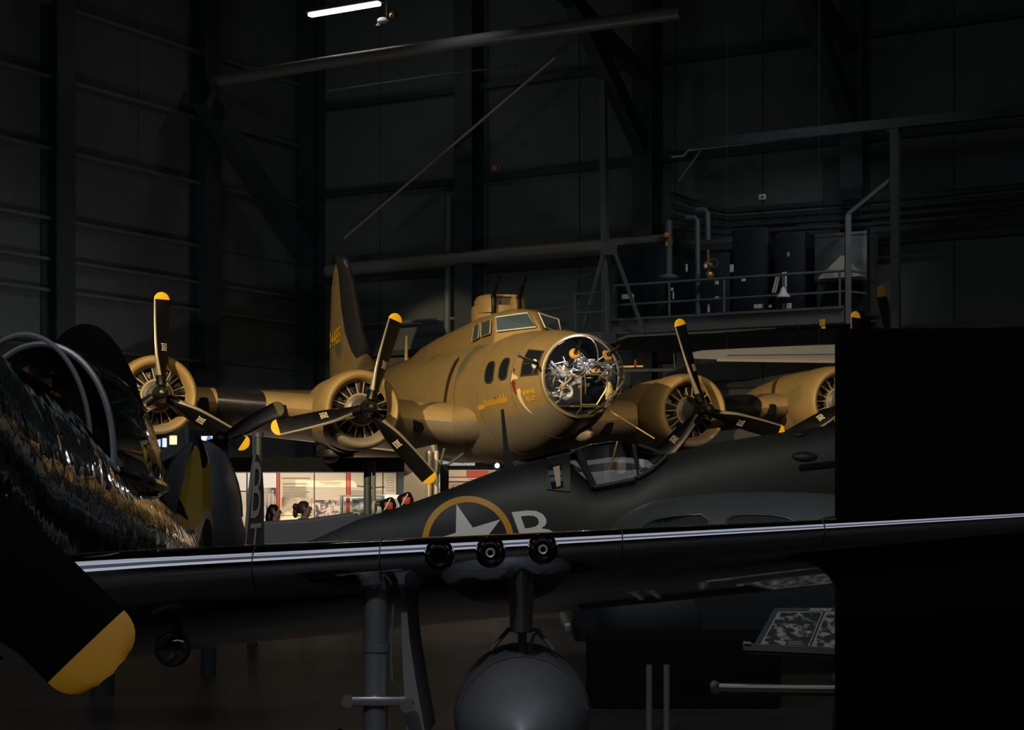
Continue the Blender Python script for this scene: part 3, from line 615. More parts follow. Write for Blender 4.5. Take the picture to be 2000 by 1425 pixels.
for sgn in (-1, 1):
    wings[sgn] = mk('wing', *loft([wsec(y, sgn) for y in (.6, 1.2, 2, 3.22, 4.5, 6.75, 9, 11.5, 14.2, 14.8, 15.3, 15.6, 15.78)], True, False, True), WP, B17)
    # fairing that blends wing and fuselage
    rr = []
    for x, hw, zc, h in ((-.1, .45, 3.2, .1), (-.45, .75, 3.15, .27), (-.9, 1.0, 3.08, .42), (-1.6, 1.3, 3.02, .46), (-3, 1.4, 2.98, .46), (-5.0, 1.2, 2.9, .36), (-7.5, .7, 2.95, .25)):
        rr.append([Vector((x, sgn*(.35+hw*math.cos(a_)*.8), zc+h*math.sin(a_))) for a_ in [2*PI*i/20 for i in range(20)]])
    mk('wing_fillet', *loft(rr, True, True, True), WP, B17)
def wle(y, sgn, f, off=.006):      # point on the wing nose, f -1..1 from low to high
    s_ = wsec(y, sgn); n = 14; k = f*5; i = int(math.floor(abs(k))); fr_ = abs(k)-i
    idx = (lambda j: 14-j if f >= 0 else 14+j)
    p = s_[idx(i)].lerp(s_[min(27, idx(min(i+1, 6)))], fr_); return p+Vector((off, 0, off*(1 if f > 0 else -1)))
for sgn in (-1, 1):
    rows = [[wle((4.70 if sgn < 0 else 4.55)+.86*j/6, sgn, f, .022) for f in [-.75+.135*i for i in range(11)]] for j in range(7)]
    mk('leading_edge_panel', *loft(rows, False), RUBBER, wings[sgn])
    for yy, ww in ((5.80 if sgn < 0 else 5.68, .19), (4.40, .2)):
        c_ = wle(yy, sgn, -.12, .0)
        mk('air_intake', *bevbox((c_.x-.08, c_.y, c_.z), (.28, ww, .24), .05), BLACK, wings[sgn])
    c_ = wle(1.9, sgn, -.35, 0)
    mk('air_intake', *bevbox((c_.x+.13, c_.y, 2.96 if sgn < 0 else 2.93), (.16, .17, .27), .02, R=Matrix.Rotation(sgn*-.3, 3, 'X')), BLACK, wings[sgn])
# tailplane and fin
FINP = [(-17.32, 4.5), (-17.39, 5.37), (-17.32, 6.21), (-17.13, 7.32), (-16.82, 7.84), (-16.5, 7.99), (-16.01, 8.03), (-15.65, 7.93), (-15.29, 7.66), (-14.82, 7.2), (-14.31, 6.48), (-13.8, 5.77), (-13.14, 5.2), (-12.24, 4.85), (-10.98, 4.70), (-11.5, 4.4)]
def finmesh(poly, t, cen):
    n = len(poly); V = [Vector((x, 0, z)) for x, z in poly]; F = []
    for sgn in (-1, 1):
        b0 = len(V); V += [Vector((cen[0]+(x-cen[0])*.93, sgn*t*.55, cen[1]+(z-cen[1])*.955)) for x, z in poly]; b1 = len(V); V += [Vector((cen[0]+(x-cen[0])*.6, sgn*t, cen[1]+(z-cen[1])*.75)) for x, z in poly]
        for i in range(n):
            k = (i+1) % n; F += [(i, k, b0+k, b0+i), (b0+i, b0+k, b1+k, b1+i)]
        F.append(tuple(range(b1, b1+n)))
    return V, F
fin = mk('tail_fin', *finmesh(FINP, .12, (-15.3, 5.4)), OLIVE, B17, ang=60)
BT = [(-16.2, 7.985), (-15.83, 7.57), (-15.47, 6.58), (-15.0, 5.86), (-14.3, 5.34), (-13.8, 5.12), (-13.1, 5.21), (-13.77, 5.79), (-14.27, 6.5), (-14.78, 7.22), (-15.26, 7.68), (-15.63, 7.95), (-16.01, 8.05)]
bi = [(-16.2, 7.97), (-15.83, 7.57), (-15.47, 6.58), (-15.0, 5.86), (-14.3, 5.34), (-13.8, 5.12)]; bo = [(-16.05, 8.05), (-15.6, 7.93), (-14.78, 7.22), (-14.27, 6.5), (-13.77, 5.79), (-13.1, 5.2)]
rr = []
for k in range(31):
    u_ = k/30*5; i_ = min(4, int(u_)); f_ = u_-i_
    a_ = Vector(bi[i_]).lerp(Vector(bi[i_+1]), f_); b_ = Vector(bo[i_]).lerp(Vector(bo[i_+1]), f_)
    rr.append([Vector((a_.x+(b_.x-a_.x)*math.cos(t_), .15*math.copysign(abs(math.sin(t_))**.5, math.sin(t_)), a_.y+(b_.y-a_.y)*math.cos(t_))) for t_ in [-PI/2+PI*q/10 for q in range(11)]])
mk('deicing_boot', *loft(rr, False), mat('boot_rubber', (.03, .03, .032), .28, 0, .2, 5), fin)
V, F = text2d('24485', .62, bold=.02); wd = max(v[0] for v in V)
decal('serial_number', [(-17.0+a_*1.36/wd, 5.62+b_*.95+(a_*1.36/wd)*.06) for a_, b_ in V], F, lambda x, z: Vector((x, -(.09+.045*min(1., max(0., (x+17.3)/.5))), z)), YELL, fin, .2)
for sgn in (-1, 1):
    rr = [[Vector((x_-ch*c_, sgn*y, 4.15+.02*y+ch*h_)) for c_, h_ in ([(c_, h_) for c_, h_ in naca(8, .11)[::-1]]+[(c_, -h_) for c_, h_ in naca(8, .11)[1:-1]])] for y, x_, ch in ((.1, -13.9, 3.5), (2, -14.3, 3.0), (4.5, -14.9, 2.1), (6.2, -15.6, 1.2), (6.5, -16.0, .4))]
    mk('tailplane', *loft(rr, True, False, True), OLIVE, B17)
mk('antenna_mast', *tube((-9.41, 0, 4.5), (-9.36, 0, 5.33), .05, .03), mat('mast_tan', (.55, .38, .12), .5), B17)
# engines, cowlings, propellers
def blade():
    R0, R1 = .16, 1.765; NC = 20; rings = []; FS = [i/18*.92 for i in range(19)]+[.935, .95, .962, .973, .982, .99, .996, 1.0]; n = len(FS)-1
    for f_ in FS:
        r_ = R0+(R1-R0)*f_
        wd_ = .085+(.165-.085)*min(1, max(0, (f_-.06)/.26))**.8
        if f_ > .5: wd_ *= 1-.10*(f_-.5)/.5
        th_ = .085*(1-f_)**1.6+.012
        if f_ > .915: k = (f_-.915)/.085; wd_ *= math.sqrt(max(.004, 1-k*k))
        tw = math.radians(62-44*f_**.75)
        ring = []
        for i in range(NC):
            a_ = 2*PI*i/NC; cx, cy = wd_*math.cos(a_), th_*math.sin(a_)
            ring.append(Vector((cx*math.sin(tw)+cy*math.cos(tw), -(cx*math.cos(tw)-cy*math.sin(tw)), r_)))
        rings.append(ring)
    V, F = loft(rings, True, True, True); fm = [(1 if (i//NC) >= 18 else (3 if i % NC in (0, 1, 18, 19) and i//NC >= 2 else 0)) if i < n*NC else 0 for i in range(len(F))]; fm[-1] = 1
    # stencil on the blade face
    for k in range(5):
        for q in range(3):
            z_ = .86-.028*k; f_ = (z_-R0)/(R1-R0); tw = math.radians(62-44*f_**.75); th_ = .085*(1-f_)**1.6+.012
            x0 = -.075+q*.048+random.uniform(-.008, .008); ln = random.uniform(.028, .042)
            for sgn_ in (1,):
                b0 = len(V)
                for xx, zz in ((x0, z_), (x0+ln, z_), (x0+ln, z_+.016), (x0, z_+.016)):
                    cy = th_*math.sqrt(max(.05, 1-(xx/.165)**2))+.004; V.append(Vector((xx*math.sin(tw)+cy*math.cos(tw), -(xx*math.cos(tw)-cy*math.sin(tw)), zz)))
                F.append((b0, b0+1, b0+2, b0+3)); fm.append(2)
    return V, F, fm
STEN = mat('stencil_cream', (.75, .68, .5), .6)
bv, bf, bfm = blade(); BL = None
def engine(yc, zc, xo, a0):
    global BL
    cprof = [(-.62, .50), (-.50, .535), (-.43, .565), (-.385, .60), (-.375, .635), (-.39, .665), (-.44, .695), (-.6, .722), (-.9, .735), (-1.2, .725), (-1.42, .70), (-1.45, .66)]
    c_ = mk('engine_cowling', *lathe([(x+xo, r_) for x, r_ in cprof], 'x', 48, (0, yc, zc)), NAC, B17)
    n = []
    for x, r_, dz in ((-1.35, .68, 0), (-1.8, .68, .02), (-2.6, .62, .06), (-4.0, .46, .04), (-5.6, .2, -.12)):
        n.append([Vector((x+xo, yc+r_*.93*math.cos(2*PI*i/32), zc+dz+r_*(1.0 if math.sin(2*PI*i/32) > 0 else 1.12)*math.sin(2*PI*i/32))) for i in range(32)])
    mk('nacelle', *loft(n, True, False, True), NAC, B17)
    e = mk('engine', *lathe([(-.78+xo, .50), (-.76+xo, .33), (-.62+xo, .31), (-.55+xo, .29), (-.50+xo, .20), (-.30+xo, .15), (-.15+xo, .12)], 'x', 28, (0, yc, zc)), ENGM, B17)
    mk('firewall', *lathe([(-.80+xo, .56), (-.81+xo, .0005)], 'x', 28, (0, yc, zc)), BLACK, e)
    for k in range(9):
        a_ = PI/2+2*PI*k/9; d_ = Vector((0, math.cos(a_), math.sin(a_)))
        g = G(); o_ = Vector((-.70+xo, yc, zc))
        for j in range(6): g.add(tube(o_+d_*(.30+j*.037), o_+d_*(.318+j*.037), .105, n=12))
        g.add(tube(o_+d_*.28, o_+d_*.53, .085, n=10)); g.build('cylinder', ENGD, e)
        for s_ in (-1, 1):
            t_ = Vector((0, -d_.z, d_.y)); p0_ = Vector((-.56+xo, yc, zc))+d_*.27+t_*s_*.035; p1_ = Vector((-.63+xo, yc, zc))+d_*.52+t_*s_*.085
            mk('pushrod_tube', *tube(p0_, p1_, .013, n=6), RODM, e)
    ig = G(); ig.add(pipe([Vector((-.54+xo, yc+.275*math.cos(2*PI*i/36), zc+.275*math.sin(2*PI*i/36))) for i in range(36)], .022, 6, True)); ig.build('ignition_ring', RODM, e)
    h_ = mk('propeller', *lathe([(-.16+xo, .0005), (-.16+xo, .13), (-.06+xo, .16), (.08+xo, .155), (.13+xo, .12), (.18+xo, .115), (.30+xo, .11), (.37+xo, .075), (.39+xo, .0005)], 'x', 24, (0, yc, zc)), mat('hub_black', (.01, .01, .011), .22, .3), B17)
    for k in range(3):
        if BL is None: BL = mk('propeller_blade', bv, bf, [PROPB, YELL, STEN, mat('lit_bare_edge', (.32, .27, .19), .4, .5)], h_, True, bfm, 50); o = BL  # pale edge paints in caught light along with worn metal
        else: o = bpy.data.objects.new('propeller_blade', BL.data); COL.objects.link(o); o.parent = h_
        al = math.radians(a0+120*k)
        o.location = (xo, yc, zc); o.rotation_euler = (al-PI/2, 0, 0)
NAC = camo_mat('nacelle_paint', (.30, .20, .075), (.22, .18, .13), 2.80, 0, (.22, .16, .07), .6)
engine(-3.22, 3.17, 0, 72.5)
engine(3.22, 3.235, 0, 106)
engine(-6.75, 3.39, -.6, 89.5)
engine(6.75, 3.50, -.6, 88)
for sgn in (-1, 1):
    mk('supercharger', *lathe([(2.36, .34), (2.42, .36), (2.5, .34), (2.52, .2)], 'z', 24, (-2.6, sgn*3.22, 0)), ENGD, B17)
    mk('main_wheel', *lathe([(-.19, .30), (-.2, .5), (-.12, .64), (0, .68), (.12, .64), (.2, .5), (.19, .30)], 'y', 28, (-3.1, sgn*3.22, 2.92)), mat('tyre_rubber', (.012, .012, .012), .7), B17)
    g = G(); g.add(bevbox((-4.9, sgn*1.9, 2.42), (1.9, 1.5, .10), .04, R=Matrix.Rotation(.22, 3, 'Y'))); g.build('wing_flap', WP, B17)
# pitot / probe, chin and antenna mast below
mk('pitot_probe', *tube((1.9, .55, 3.12), (2.1, 1.35, 2.62), .016, .01), mat('mast_tan', (0, 0, 0)), B17)
mk('chin_fairing', *ell((1.2, .38, 2.72), (.35, .14, .14)), OLIVE, B17)
# stands under the bomber
for k, (px, py, Y, w_, lab) in enumerate(((505, 845, 30.6, .065, 'black steel stand under the outer wing beside the lettered rudder'), (718, 900, 33.2, .075, 'black steel stand in front of the display panels under the inner engine'))):
    top = P(px, py, Y); t = thing('support_stand', lab, 'stand', (top.x, top.y, 0), 0, 'stands under the bomber')
    mk('pole', *tube((0, 0, 0), (0, 0, top.z), w_, n=14), STEEL, t); mk('foot_plate', *bevbox((0, 0, .03), (.6, .6, .06), .01), STEEL, t)
    mk('pole_collar', *tube((0, 0, top.z-.08), (0, 0, top.z), w_*1.35, n=14), STEEL, t)
    if k: mk('pole', *tube((.12, 0, 0), (.12, 0, top.z), .035, n=10), STEEL2, t)

# ================================================================== dark fighter with the star (side-on behind the car)
FY = 24.5
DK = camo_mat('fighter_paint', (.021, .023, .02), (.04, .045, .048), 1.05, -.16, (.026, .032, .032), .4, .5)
A36 = thing('fighter_aircraft', 'dark olive fighter with white star roundel and letter B', 'aircraft', (0, FY, 0))
FT = [(440, 1108, 1140, .05), (540, 1078, 1140, .12), (620, 1050, 1138, .18), (700, 1014, 1132, .25), (780, 990, 1126, .32), (850, 965, 1120, .38), (920, 938, 1116, .42), (980, 915, 1112, .45), (1060, 896, 1108, .47), (1110, 910, 1104, .48), (1160, 945, 1100, .48), (1230, 930, 1096, .48), (1290, 890, 1090, .48), (1330, 880, 1082, .47), (1400, 864, 1066, .46), (1500, 848, 1046, .45), (1600, 833, 1022, .42), (1680, 822, 1000, .40), (1760, 826, 975, .33), (1800, 860, 940, .2)]
FW = [(P(a_, b_, FY).x, P(a_, b_, FY).z, P(a_, c_, FY).z, h_) for a_, b_, c_, h_ in FT]
def fsec(x):
    for a_, b_ in zip(FW, FW[1:]):
        if a_[0] <= x <= b_[0]:
            t_ = (x-a_[0])/(b_[0]-a_[0]); return [a_[i]+(b_[i]-a_[i])*t_ for i in range(1, 4)]
    return FW[-1][1:]
def fsring(x, n=36):
    zt_, zb_, hw = fsec(x); zc, h = (zt_+zb_)/2, (zt_-zb_)/2; e = 2/2.5
    return [Vector((x, FY+hw*math.copysign(abs(math.cos(t_))**e, math.cos(t_)), zc+h*math.copysign(abs(math.sin(t_))**e, math.sin(t_)))) for t_ in [2*PI*i/n for i in range(n)]]
def fsurf(x, z, off=.01):
    zt_, zb_, hw = fsec(x); zc, h = (zt_+zb_)/2, (zt_-zb_)/2; k = max(0., 1-abs((z-zc)/h)**2.5)**.4
    return Vector((x, FY-hw*k-off, z))
xs_ = []
for a_, b_ in zip(FW, FW[1:]): xs_ += [a_[0], (a_[0]+b_[0])/2]
xs_.append(FW[-1][0])
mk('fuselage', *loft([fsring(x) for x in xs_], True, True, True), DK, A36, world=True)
rc = P(914, 1058, FY-.42); RR = 90/FPX*(FY-.42)
def rndl(name, r0_, r1_, m, off):
    n = 48; V2 = [(rc.x+r_*math.cos(2*PI*i/n), rc.z+r_*math.sin(2*PI*i/n)) for r_ in (r0_, r1_) for i in range(n)]
    F_ = [(i, (i+1) % n, n+(i+1) % n, n+i) for i in range(n)]
    return decal(name, V2, F_, lambda x, z: fsurf(x, z, off), m, A36, .15, True)
rndl('roundel_ring', RR*.865, RR, mat('roundel_yellow', (.62, .30, .015), .5), .012)
rndl('roundel_disc', .01, RR*.865, mat('roundel_navy', (.006, .007, .018), .5), .010)
sp = []
for k in range(10):
    a_ = math.radians(107+36*k); r_ = (RR*.86, RR*.33)[k % 2]; sp.append((rc.x+r_*math.cos(a_), rc.z+r_*math.sin(a_)))
MW = mat('marking_white', (.72, .71, .68), .55)
decal('roundel_star', sp+[(rc.x, rc.z)], [(10, i, (i+1) % 10) for i in range(10)], lambda x, z: fsurf(x, z, .016), MW, A36, .12, True)
V, F = text2d('B', .62); b0 = P(1008, 1062, FY-.45); sl = math.tan(math.radians(14))
hb_ = max(v[1] for v in V); wb_ = max(v[0] for v in V); sc_ = P(0, 1000, FY-.45).z-P(0, 1078, FY-.45).z
wdB = P(1085, 0, FY-.45).x-P(1005, 0, FY-.45).x
decal('code_letter', [(b0.x+(a_/wb_)*wdB-.12*(b_/hb_)*0+.0+(1-b_/hb_)*.20-.14, b0.z-.12+(b_/hb_)*sc_+(a_/wb_)*wdB*.12) for a_, b_ in V], F, lambda x, z: fsurf(x, z, .014), MW, A36, .12, True)
# cockpit of the fighter
COPEN = mat('cockpit_black', (.006, .006, .006), .7)
def lofted_shell(pts, hwd, m, name, parent, n=9):
    rings = []
    for px, yt, yb in pts:
        a_, b_ = P(px, yt, FY), P(px, yb, FY)
        rings.append([Vector((a_.x, FY-hwd*math.cos(PI*i/(n-1))*(1 if 0 < i < n-1 else 1.02), b_.z+(a_.z-b_.z)*math.sin(PI*i/(n-1))**.75)) for i in range(n)])
    return mk(name, *loft(rings, False), m, parent, world=True)
HAZY = mat('hazy_hood', (.16, .16, .14), .1)
cg = lofted_shell([(1112, 884, 905), (1130, 874, 925), (1155, 866, 948), (1190, 861, 944), (1215, 861, 938), (1240, 868, 930)], .40, GLASS, 'canopy_hood', A36)
lofted_shell([(1066, 893, 955), (1090, 888, 958), (1112, 882, 960)], .47, DK, 'rear_deck', A36)
lofted_shell([(1244, 869, 932), (1258, 872, 925), (1282, 882, 905), (1300, 887, 893)], .36, GLASS, 'windscreen', A36)
def fpipe(pts, r_, m, name, dy=-.42): return mk(name, *pipe([P(a_, b_, FY+dy) for a_, b_ in pts], r_, 8), m, A36, world=True)
fpipe([(1238, 866), (1243, 900), (1243, 934)], .035, DK, 'canopy_post', -.36); fpipe([(1130, 876), (1145, 920), (1160, 950)], .05, DK, 'canopy_post', -.40)
fpipe([(1160, 951), (1200, 944), (1240, 936)], .03, DK, 'canopy_sill'); fpipe([(1246, 868), (1270, 876), (1300, 888)], .025, DK, 'windscreen_frame', -.2); fpipe([(1246, 932), (1275, 915), (1302, 890)], .03, DK, 'windscreen_frame', -.38)
fpipe([(1206, 862), (1196, 900), (1178, 945)], .012, BRASS, 'canopy_rib', -.37); fpipe([(1200, 905), (1190, 940)], .014, BRASS, 'cockpit_lever', -.2)
mk('headrest', *bevbox(P(1213, 912, FY), (.14, .30, .22), .05), mat('headrest_tan', (.5, .36, .22), .6), A36, world=True)
mk('gunsight', *bevbox(P(1252, 905, FY), (.10, .12, .14), .03), mat('gunsight_pale', (.6, .55, .5), .5), A36, world=True)
def deck(x, z, off):
    zb_, zt_ = P(0, 957, FY).z, P(0, 888, FY).z; h_ = min(.98, max(0., (z-zb_)/(zt_-zb_)))**(1/.75); return Vector((x, FY-.479*math.sqrt(1-h_*h_)-off, z))
qp = [(1068, 908), (1096, 903), (1100, 950), (1078, 955)]
decal('quarter_window', [(P(a_, b_, FY-.45).x, P(a_, b_, FY-.45).z) for a_, b_ in qp], [(0, 1, 2, 3)], lambda x, z: deck(x, z, .012), DGLASS, A36, .1, True)
qp = [(1080, 912), (1093, 908), (1095, 948), (1087, 951)]
decal('window_curtain', [(P(a_, b_, FY-.45).x, P(a_, b_, FY-.45).z) for a_, b_ in qp], [(0, 1, 2, 3)], lambda x, z: deck(x, z, .02), mat('headrest_tan', (0, 0, 0)), A36, .1, True)
ms = [(978, 800), (984, 798), (990, 850), (1002, 925), (985, 925), (982, 860)]
mk('antenna_mast', *prism([P(a_, b_, FY+.05) for a_, b_ in ms], (0, .06, 0)), PROPB, A36, True, world=True)
bl = P(1562, 868, FY)
mk('nose_bulge', *ell((bl.x, FY-.36, bl.z-.18), (.2, .12, .08)), DK, A36, world=True); mk('nose_bulge', *ell((P(1556, 848, FY).x, FY-.2, P(1556, 850, FY).z), (.12, .1, .05)), DK, A36, world=True)
mk('exhaust_stacks', *bevbox(P(1610, 908, FY-.42), (.7, .08, .09), .03, R=Matrix.Rotation(-.12, 3, 'Y')), BLACK, A36, world=True)
# its wings and undercarriage, hidden low behind the silver wing
for sgn in (-1, 1):
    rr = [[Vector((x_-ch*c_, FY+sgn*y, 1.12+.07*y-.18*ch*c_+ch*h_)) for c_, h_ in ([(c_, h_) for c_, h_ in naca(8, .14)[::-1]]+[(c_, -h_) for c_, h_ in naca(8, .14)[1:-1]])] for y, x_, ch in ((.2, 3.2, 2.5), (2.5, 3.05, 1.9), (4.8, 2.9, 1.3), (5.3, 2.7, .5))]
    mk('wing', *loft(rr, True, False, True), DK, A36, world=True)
    mk('main_wheel', *lathe([(-.08, .2), (-.1, .3), (0, .34), (.1, .3), (.08, .2)], 'y', 24, (2.9, FY+sgn*1.7, .34)), BLACK, A36, world=True)
    mk('gear_leg', *tube((2.9, FY+sgn*1.6, .34), (2.8, FY+sgn*1.6, 1.2), .05), STEEL2, A36, world=True)
# pale tail surface standing behind its tail
t = thing('grey_tail_surface', 'broad pale grey tail surface behind the dark fighter tail', 'aircraft tail', P(610, 1000, 26.0)-Vector((0, 0, P(610, 1000, 26).z)))
LG = mat('light_grey_paint', (.11, .12, .12), .5, 0, .1, 2)
poly = [P(480, 1026, 26), P(600, 1019, 26), P(690, 1006, 26), P(735, 1003, 26), P(735, 1120, 26), P(480, 1120, 26)]
mk('surface', *prism(poly, (0, .18, 0)), LG, t, True, world=True)
mk('trailing_edge', *pipe([P(480, 1026, 26.06), P(600, 1019, 26.06), P(690, 1006, 26.06)], .05, 8), LG, t, world=True); mk('strut', *tube(P(600, 1118, 26.1), (P(600, 1118, 26.1).x, 26.1, 0), .08), STEEL, t, world=True)
# lettered rudder seen nearly edge-on
RD = thing('lettered_rudder', 'narrow grey rudder with pale letters B and T', 'aircraft tail', P(500, 960, 19)-Vector((0, 0, CAMH)))
RG = mat('rudder_grey', (.05, .055, .055), .5, 0, .1, 3)
f0 = P(494, 880, 19); dr = Vector((math.sin(math.radians(5)), math.cos(math.radians(5)), 0))
def rp(u, py): v = P(474, py, 19); v = Vector((v.x, v.y, v.z))+dr*u; return v
out = [rp(0, 1180), rp(-.02, 1085), rp(.15, 1000), rp(.32, 930), rp(.48, 885), rp(.6, 886), rp(.78, 910), rp(.86, 960), rp(.88, 1180)]
mk('rudder', *prism(out, (.035, -.004, 0)), RG, RD, True, world=True)
nrm = Vector((-dr.y, dr.x, 0))*-1
for body, u0, py, hgt in (('B', .10, 1012, .62), ('T', .02, 1092, .38)):
    V, F = text2d(body, 1.0); hb2 = max(v[1] for v in V); wb2 = max(v[0] for v in V)
    z0_ = P(0, py, 19).z
    decal('code_letter', [(u0+(a_/wb2)*.52+(b_/hb2)*.16, z0_+(b_/hb2)*hgt) for a_, b_ in V], F, lambda u, z: Vector((P(474, 0, 19).x, 19, 0))+dr*u+Vector((.035+.008, -.006, z)), MW, RD, .4, True)
mk('rudder_post', *tube(rp(.45, 1170), Vector((rp(.45, 1170).x, rp(.45, 1170).y, 0)), .06), STEEL, RD, world=True)
mk('aerial', *tube(rp(.5, 887), rp(.5, 845), .012), STEEL2, RD, world=True)

# ================================================================== staff car
CY = 17.2
CAR = thing('staff_car', 'grey-blue rounded sedan parked behind the silver wing', 'car', (P(1450, 0, CY).x, CY, 0))
CP = mat('car_paint', (.06, .069, .069), .42, 0, .1, 2, spec=.4)
rf = [(1168, 1090), (1185, 1047), (1203, 1020), (1232, 996), (1270, 980), (1330, 969), (1400, 963), (1480, 960), (1560, 961), (1650, 966), (1730, 975), (1790, 1000)]
rr = []
for px, py in rf:
    v = P(px, py, CY); zb_ = .95; hw = .62
    rr.append([Vector((v.x, CY-(hw+.16*(1-math.sin(PI*i/16)**.5))*math.cos(PI*i/16), zb_+(v.z-zb_)*(math.sin(PI*i/16)**.45))) for i in range(17)])
mk('roof', *loft(rr, False), CP, CAR, world=True)
X0, X1 = P(1120, 0, CY).x, P(2000, 0, CY).x
bd = []
for f_, hw, zt_ in ((0, .45, .85), (.04, .62, .95), (.12, .78, 1.0), (.3, .86, 1.02), (.6, .86, 1.04), (.75, .8, 1.06), (.92, .6, 1.0), (1, .45, .9)):
    x = X0+(X1-X0)*f_
    bd.append([Vector((x, CY-hw, .28)), Vector((x, CY-hw*1.03, .6)), Vector((x, CY-hw, zt_-.1)), Vector((x, CY-hw*.85, zt_)), Vector((x, CY+hw*.85, zt_)), Vector((x, CY+hw, zt_-.1)), Vector((x, CY+hw*1.03, .6)), Vector((x, CY+hw, .28))])
mk('body', *loft(bd, True, True, True), mat('car_shaded_paint', (.022, .025, .025), .5), CAR, world=True)  # same car paint, darkened to put the low shade into the colour
CW = mat('car_window', (.006, .007, .008), .12, spec=.25)
def csurf(x, z, off=.02):
    pts = [(P(a_, b_, CY).x, P(a_, b_, CY).z) for a_, b_ in rf]; zt_ = pts[-1][1]
    for (xa, za), (xb, zb_) in zip(pts, pts[1:]):
        if xa <= x <= xb: zt_ = za+(zb_-za)*(x-xa)/(xb-xa)
    s_ = min(1., max(0., (z-.95)/max(.05, zt_-.95)))**(1/.45); t_ = math.asin(min(1., s_)); return Vector((x, CY-(.62+.16*(1-math.sin(t_)**.5))*math.cos(t_)-off, z))
for pts in ([(1245, 1045), (1262, 1024), (1285, 1012), (1330, 1006), (1385, 1004), (1386, 1060), (1240, 1060)], [(1412, 1060), (1420, 1015), (1440, 1005), (1500, 1005), (1540, 1010), (1562, 1024), (1570, 1060)], [(1590, 1060), (1595, 1020), (1620, 1008), (1690, 1004), (1720, 1060)]):
    V2 = chaikin([(P(a_, b_, CY-.7).x, P(a_, b_, CY-.7).z) for a_, b_ in pts], 1)
    o = decal('side_window', V2, [tuple(range(len(V2)))], lambda x, z: csurf(x, z, .012), CW, CAR, .12, True)
    mk('window_trim', *pipe([csurf(x, z, .014) for x, z in V2], .012, 6, True), mat('car_trim', (.03, .035, .036), .4), o)
for x in (X0+.75, X1-.95):
    for sgn in (-1, 1):
        wl_ = mk('wheel', *lathe([(-.08, .18), (-.1, .3), (0, .36), (.1, .3), (.08, .18)], 'y', 24, (x, CY+sgn*.72, .36)), BLACK, CAR, world=True)
        mk('hubcap', *ell((x, CY+sgn*.82, .36), (.14, .03, .14)), DULLM, wl_)
        mk('fender', *ell((x, CY+sgn*.74, .5), (.55, .2, .36)), mat('car_shaded_paint', (0, 0, 0)), CAR, world=True)
mk('bumper', *bevbox((X0-.08, CY, .42), (.08, 1.5, .12), .03), DULLM, CAR, world=True)

# ================================================================== silver fighter in the foreground
SFX, SFY = -2.4, 7.1
SIL = thing('silver_fighter', 'polished silver fighter whose wing crosses the foreground', 'aircraft', (SFX, SFY, 0))
def s3(x, y, z): return Vector((SFX+y, SFY-x, z))
def sle(y): return s3(-.09*y, y, 1.369+.0600*(y-.979))
def swsec(y, sgn=1, root=0.):
    ay = abs(y); ch = 2.55-.235*(ay-.5); t = .165-.012*ay; z = 1.369+.06*(ay-.979); xl = -.09*ay+root
    k = max(0., (ay-5.2)/.5); 
    if k: sh = math.sqrt(max(.002, 1-k*k)); xl -= ch*(1-sh)*.4; ch *= sh
    pi_ = math.radians(11.5); up = naca(56, t); pts = up[::-1]+[(c_, -h_*.9) for c_, h_ in up[1:-1]]
    return [s3(xl-ch*c_*math.cos(pi_)+ch*h_*math.sin(pi_), sgn*ay, z-ch*c_*math.sin(pi_)+ch*h_*math.cos(pi_)) for c_, h_ in pts]
sw = {}
for sgn in (1, -1):
    sw[sgn] = mk('wing', *loft([swsec(y, sgn, r_) for y, r_ in ((.3, .32), (.55, .2), (.8, .05), (1.0, 0), (1.5, 0), (2.1, 0), (2.8, 0), (3.6, 0), (4.4, 0), (5.2, 0), (5.45, 0), (5.6, 0), (5.69, 0))], True, False, True), CHROME, SIL, world=True, ang=120)
for y in (1.33, 1.85, 2.86, 3.72):
    s_ = swsec(y); s2 = swsec(y+.005)
    mk('panel_joint', *loft([[v+Vector((0, -.002, .001)) for v in s_[36:82]], [v+Vector((0, -.002, .001)) for v in s2[36:82]]], False), mat('joint_dark', (.02, .02, .02), .6), sw[1], world=True)
for k, y in enumerate((2.099, 2.311, 2.528)):
    c_ = sle(y); 
    gp = mk('gun_port', *lathe([(-.075, .030), (-.078, .040), (-.07, .046), (-.04, .049), (.05, .050)], 'y', 24, (c_.x, c_.y, c_.z)), mat('port_brown', (.05, .035, .03), .12, .8), sw[1])
    mk('port_recess', *lathe([(-.074, .031), (-.02, .03), (-.02, .0005)], 'y', 20, (c_.x, c_.y, c_.z)), BLACK, gp)
    mk('port_collar', *lathe([(-.02, .050), (-.035, .058), (-.02, .064), (0, .066)], 'y', 24, (c_.x, c_.y, c_.z)), CHROME, gp)
    if k: mk('muzzle', *lathe([(-.07, .011), (-.082, .012), (-.084, .018), (-.08, .021), (-.03, .021)], 'y', 18, (c_.x, c_.y, c_.z)), mat('muzzle_pale', (.5, .46, .44), .4, .3), gp)
